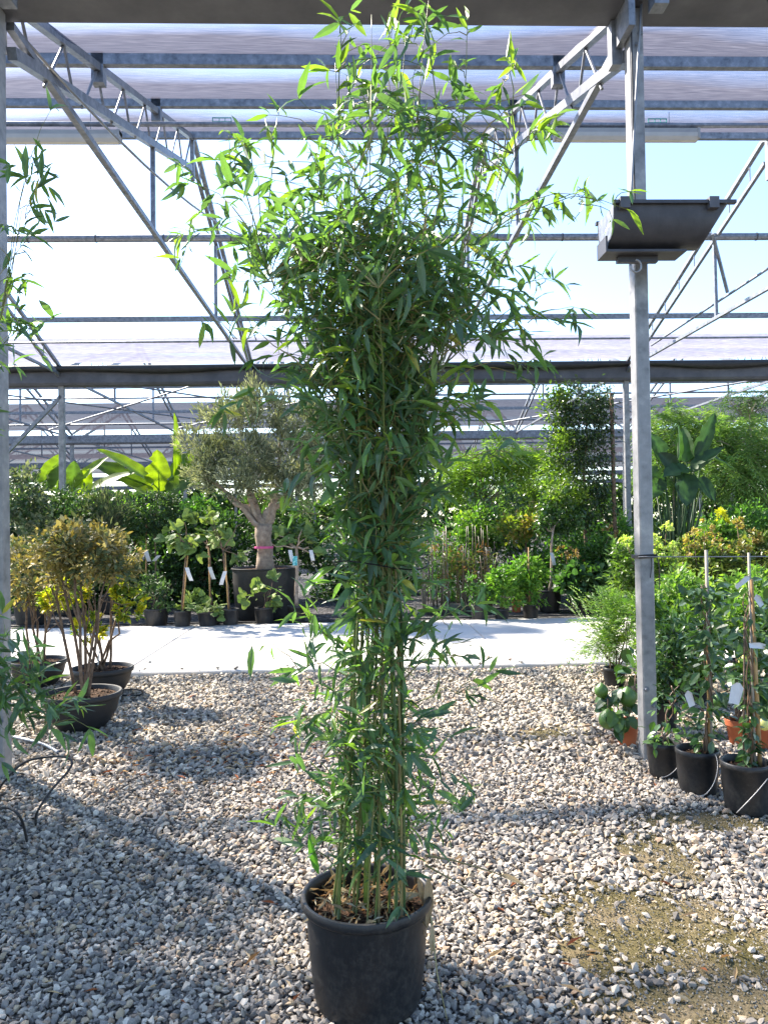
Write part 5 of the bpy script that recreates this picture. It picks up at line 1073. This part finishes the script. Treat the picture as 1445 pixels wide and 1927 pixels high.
filler('dark pot with glossy leaves right behind the steel post', 1262, 1385, .10, .2, 221, [(1260, 1250, 40, 45, 0), (1245, 1300, 32, 35, 0), (1275, 1200, 36, 40, .1)], 1500, .055, CLC, mat='gloss')
filler('fresh green bushy plant behind the middle staked climber', 1330, 1330, .10, .2, 222, [(1300, 1180, 45, 45, 0), (1340, 1200, 42, 45, .1), (1320, 1250, 45, 40, 0)], 2000, .06, FG)
filler('light green bushy plant behind the stakes at the right edge', 1425, 1330, .10, .2, 223, [(1400, 1170, 45, 45, 0), (1435, 1200, 40, 45, .1), (1425, 1140, 35, 35, .1)], 1800, .06, FG)
filler('soft leaved plant showing between the post and the first stake', 1275, 1310, .10, .2, 224, [(1262, 1160, 36, 45, 0), (1285, 1120, 30, 35, .1)], 1500, .055, FG)
filler('rounded light green shrub behind the limes at the steel post', 1222, 1330, .10, .2, 225, [(1225, 1210, 36, 45, 0), (1215, 1150, 32, 40, .1), (1235, 1270, 34, 36, 0)], 1500, .055, FG)
filler('bushy plant with pale new tips in front of the hydrangea', 1300, 1290, .10, .2, 226, [(1290, 1110, 45, 36, 0), (1330, 1130, 42, 40, .1), (1270, 1140, 36, 40, 0)], 1800, .06, [(.12, .2, .05), (.17, .26, .06), (.08, .15, .04), (.22, .3, .08)])
filler('bushy green plant under the wire at the right edge', 1400, 1290, .10, .2, 227, [(1390, 1120, 45, 40, 0), (1430, 1110, 40, 40, .1), (1370, 1170, 40, 40, 0)], 1800, .06, FG)
# ferny mimosa left of the post
def ferny():
    root, sz, org = front_pot('ferny light green plant spilling over the path edge left of the steel post', 1165, 1300, .1, .17, 230, name='ferny_plant', cat='fern'); r = np.random.default_rng(230); Y = org[1]; s = Y/FPX; P = []; D = []; C = []
    for i in range(330):
        if i < 4: tip = at([1085, 1060, 1110, 1090][i], [1245, 1240, 1265, 1125][i], Y-.1) - org
        else: tip = at(r.normal(1148, 36), r.uniform(1105, 1262), Y + r.normal(0, .16)) - org
        b0 = np.array([r.normal(0, .04), r.normal(0, .04), sz + r.uniform(0, .35)]); b0[:2] = b0[:2]*.6 + tip[:2]*.45; b0[2] = max(sz, min(b0[2], tip[2]+.05)); t = np.linspace(0, 1, 16); ln = tip-b0; Q = b0 + ln*t[:, None]; Q[:, 2] += .1*np.sin(t*3.1); fw_ = unit(ln); sd_ = unit(np.cross(fw_, [0, 0, 1.0])); col = np.array([(.13, .23, .05), (.18, .29, .06), (.09, .17, .05), (.24, .33, .06), (.12, .2, .08)][int(r.integers(0, 5))])
        for k in range(4, 16):
            for sg in (-1, 1): P.append(Q[k]); D.append(fw_*.6 + sd_*sg*.9 + r.normal(0, .1, 3)); C.append(col*r.uniform(.85, 1.15))
    P = np.array(P); D = unit(np.array(D)); m = len(P); nh = unit(np.stack([r.normal(0, .3, m), r.normal(-.3, .3, m), np.ones(m)], -1)); MB().scatter(NARROW, P, frames(D, nh), r.uniform(.025, .055, m), np.array(C)).build('foliage', M['leaf'], root)
    for i in range(7): MB().tube(wig((r.normal(0, .02), r.normal(0, .02), sz-.02), at(r.normal(1155, 22), r.uniform(1140, 1220), Y) - org, r, .01, 5), np.linspace(.008, .003, 5), 5).build('stem', M['bark'], root, smooth=True)
ferny()

# ================================================================== HOSES AND BITS ON THE GRAVEL
def hose(label, pts, r_, mat='rubber', group='black irrigation hoses on the gravel'):
    P = np.array(pts, float); t = np.arange(len(P)); tt = np.linspace(0, len(P)-1, len(P)*7)
    def cr(v):                                               # smooth interpolation through the points
        out = []
        for q in tt:
            i = int(min(len(P)-2, math.floor(q))); f = q-i; a, b, c, d = v[max(i-1, 0)], v[i], v[i+1], v[min(i+2, len(P)-1)]; out.append(.5*((2*b) + (-a+c)*f + (2*a-5*b+4*c-d)*f*f + (-a+3*b-3*c+d)*f**3))
        return np.array(out)
    Q = np.stack([cr(P[:, k]) for k in range(3)], -1); o = MB().tube(Q, r_, 7).build('irrigation_hose', M[mat], smooth=True); tag(o, label, 'hose', group)
g0 = gnd
hose('thin black hose arching up out of the gravel at the left post', [gnd(2, 1505, .03), at(2, 1480, 4.0), at(45, 1436, 4.0), at(95, 1424, 4.0), at(130, 1427, 3.95), at(133, 1445, 3.9), at(95, 1490, 3.8), at(70, 1530, 3.75), gnd(68, 1552, .02)], .006)
hose('short black hose curving down into the gravel below the arching one', [at(-20, 1530, 3.5), at(15, 1520, 3.5), at(40, 1540, 3.45), gnd(52, 1585, .01)], .006)
hose('pale grey pipe lying on the gravel beside the nearest bowl', [gnd(15, 1385, .03), gnd(50, 1392, .03), gnd(85, 1402, .03), gnd(110, 1416, .03)], .012, 'steel')
hose('black hose loop lying beside the middle bowl', [gnd(215, 1316, .02), at(222, 1302, 6.6), at(245, 1297, 6.6), at(268, 1300, 6.6), gnd(262, 1308, .03), gnd(225, 1308, .03)], .007)
hose('black drip line running along the foot of the potted row', [(-7, 11.75, .04), (-3, 11.78, .03), (0, 11.72, .03), (3, 11.8, .03), (7, 11.75, .03)], .012)
hose('black pipe lying between the front pots on the right', [gnd(1290, 1390, .03), gnd(1340, 1395, .03), gnd(1375, 1430, .03), gnd(1445, 1475, .03)], .012)
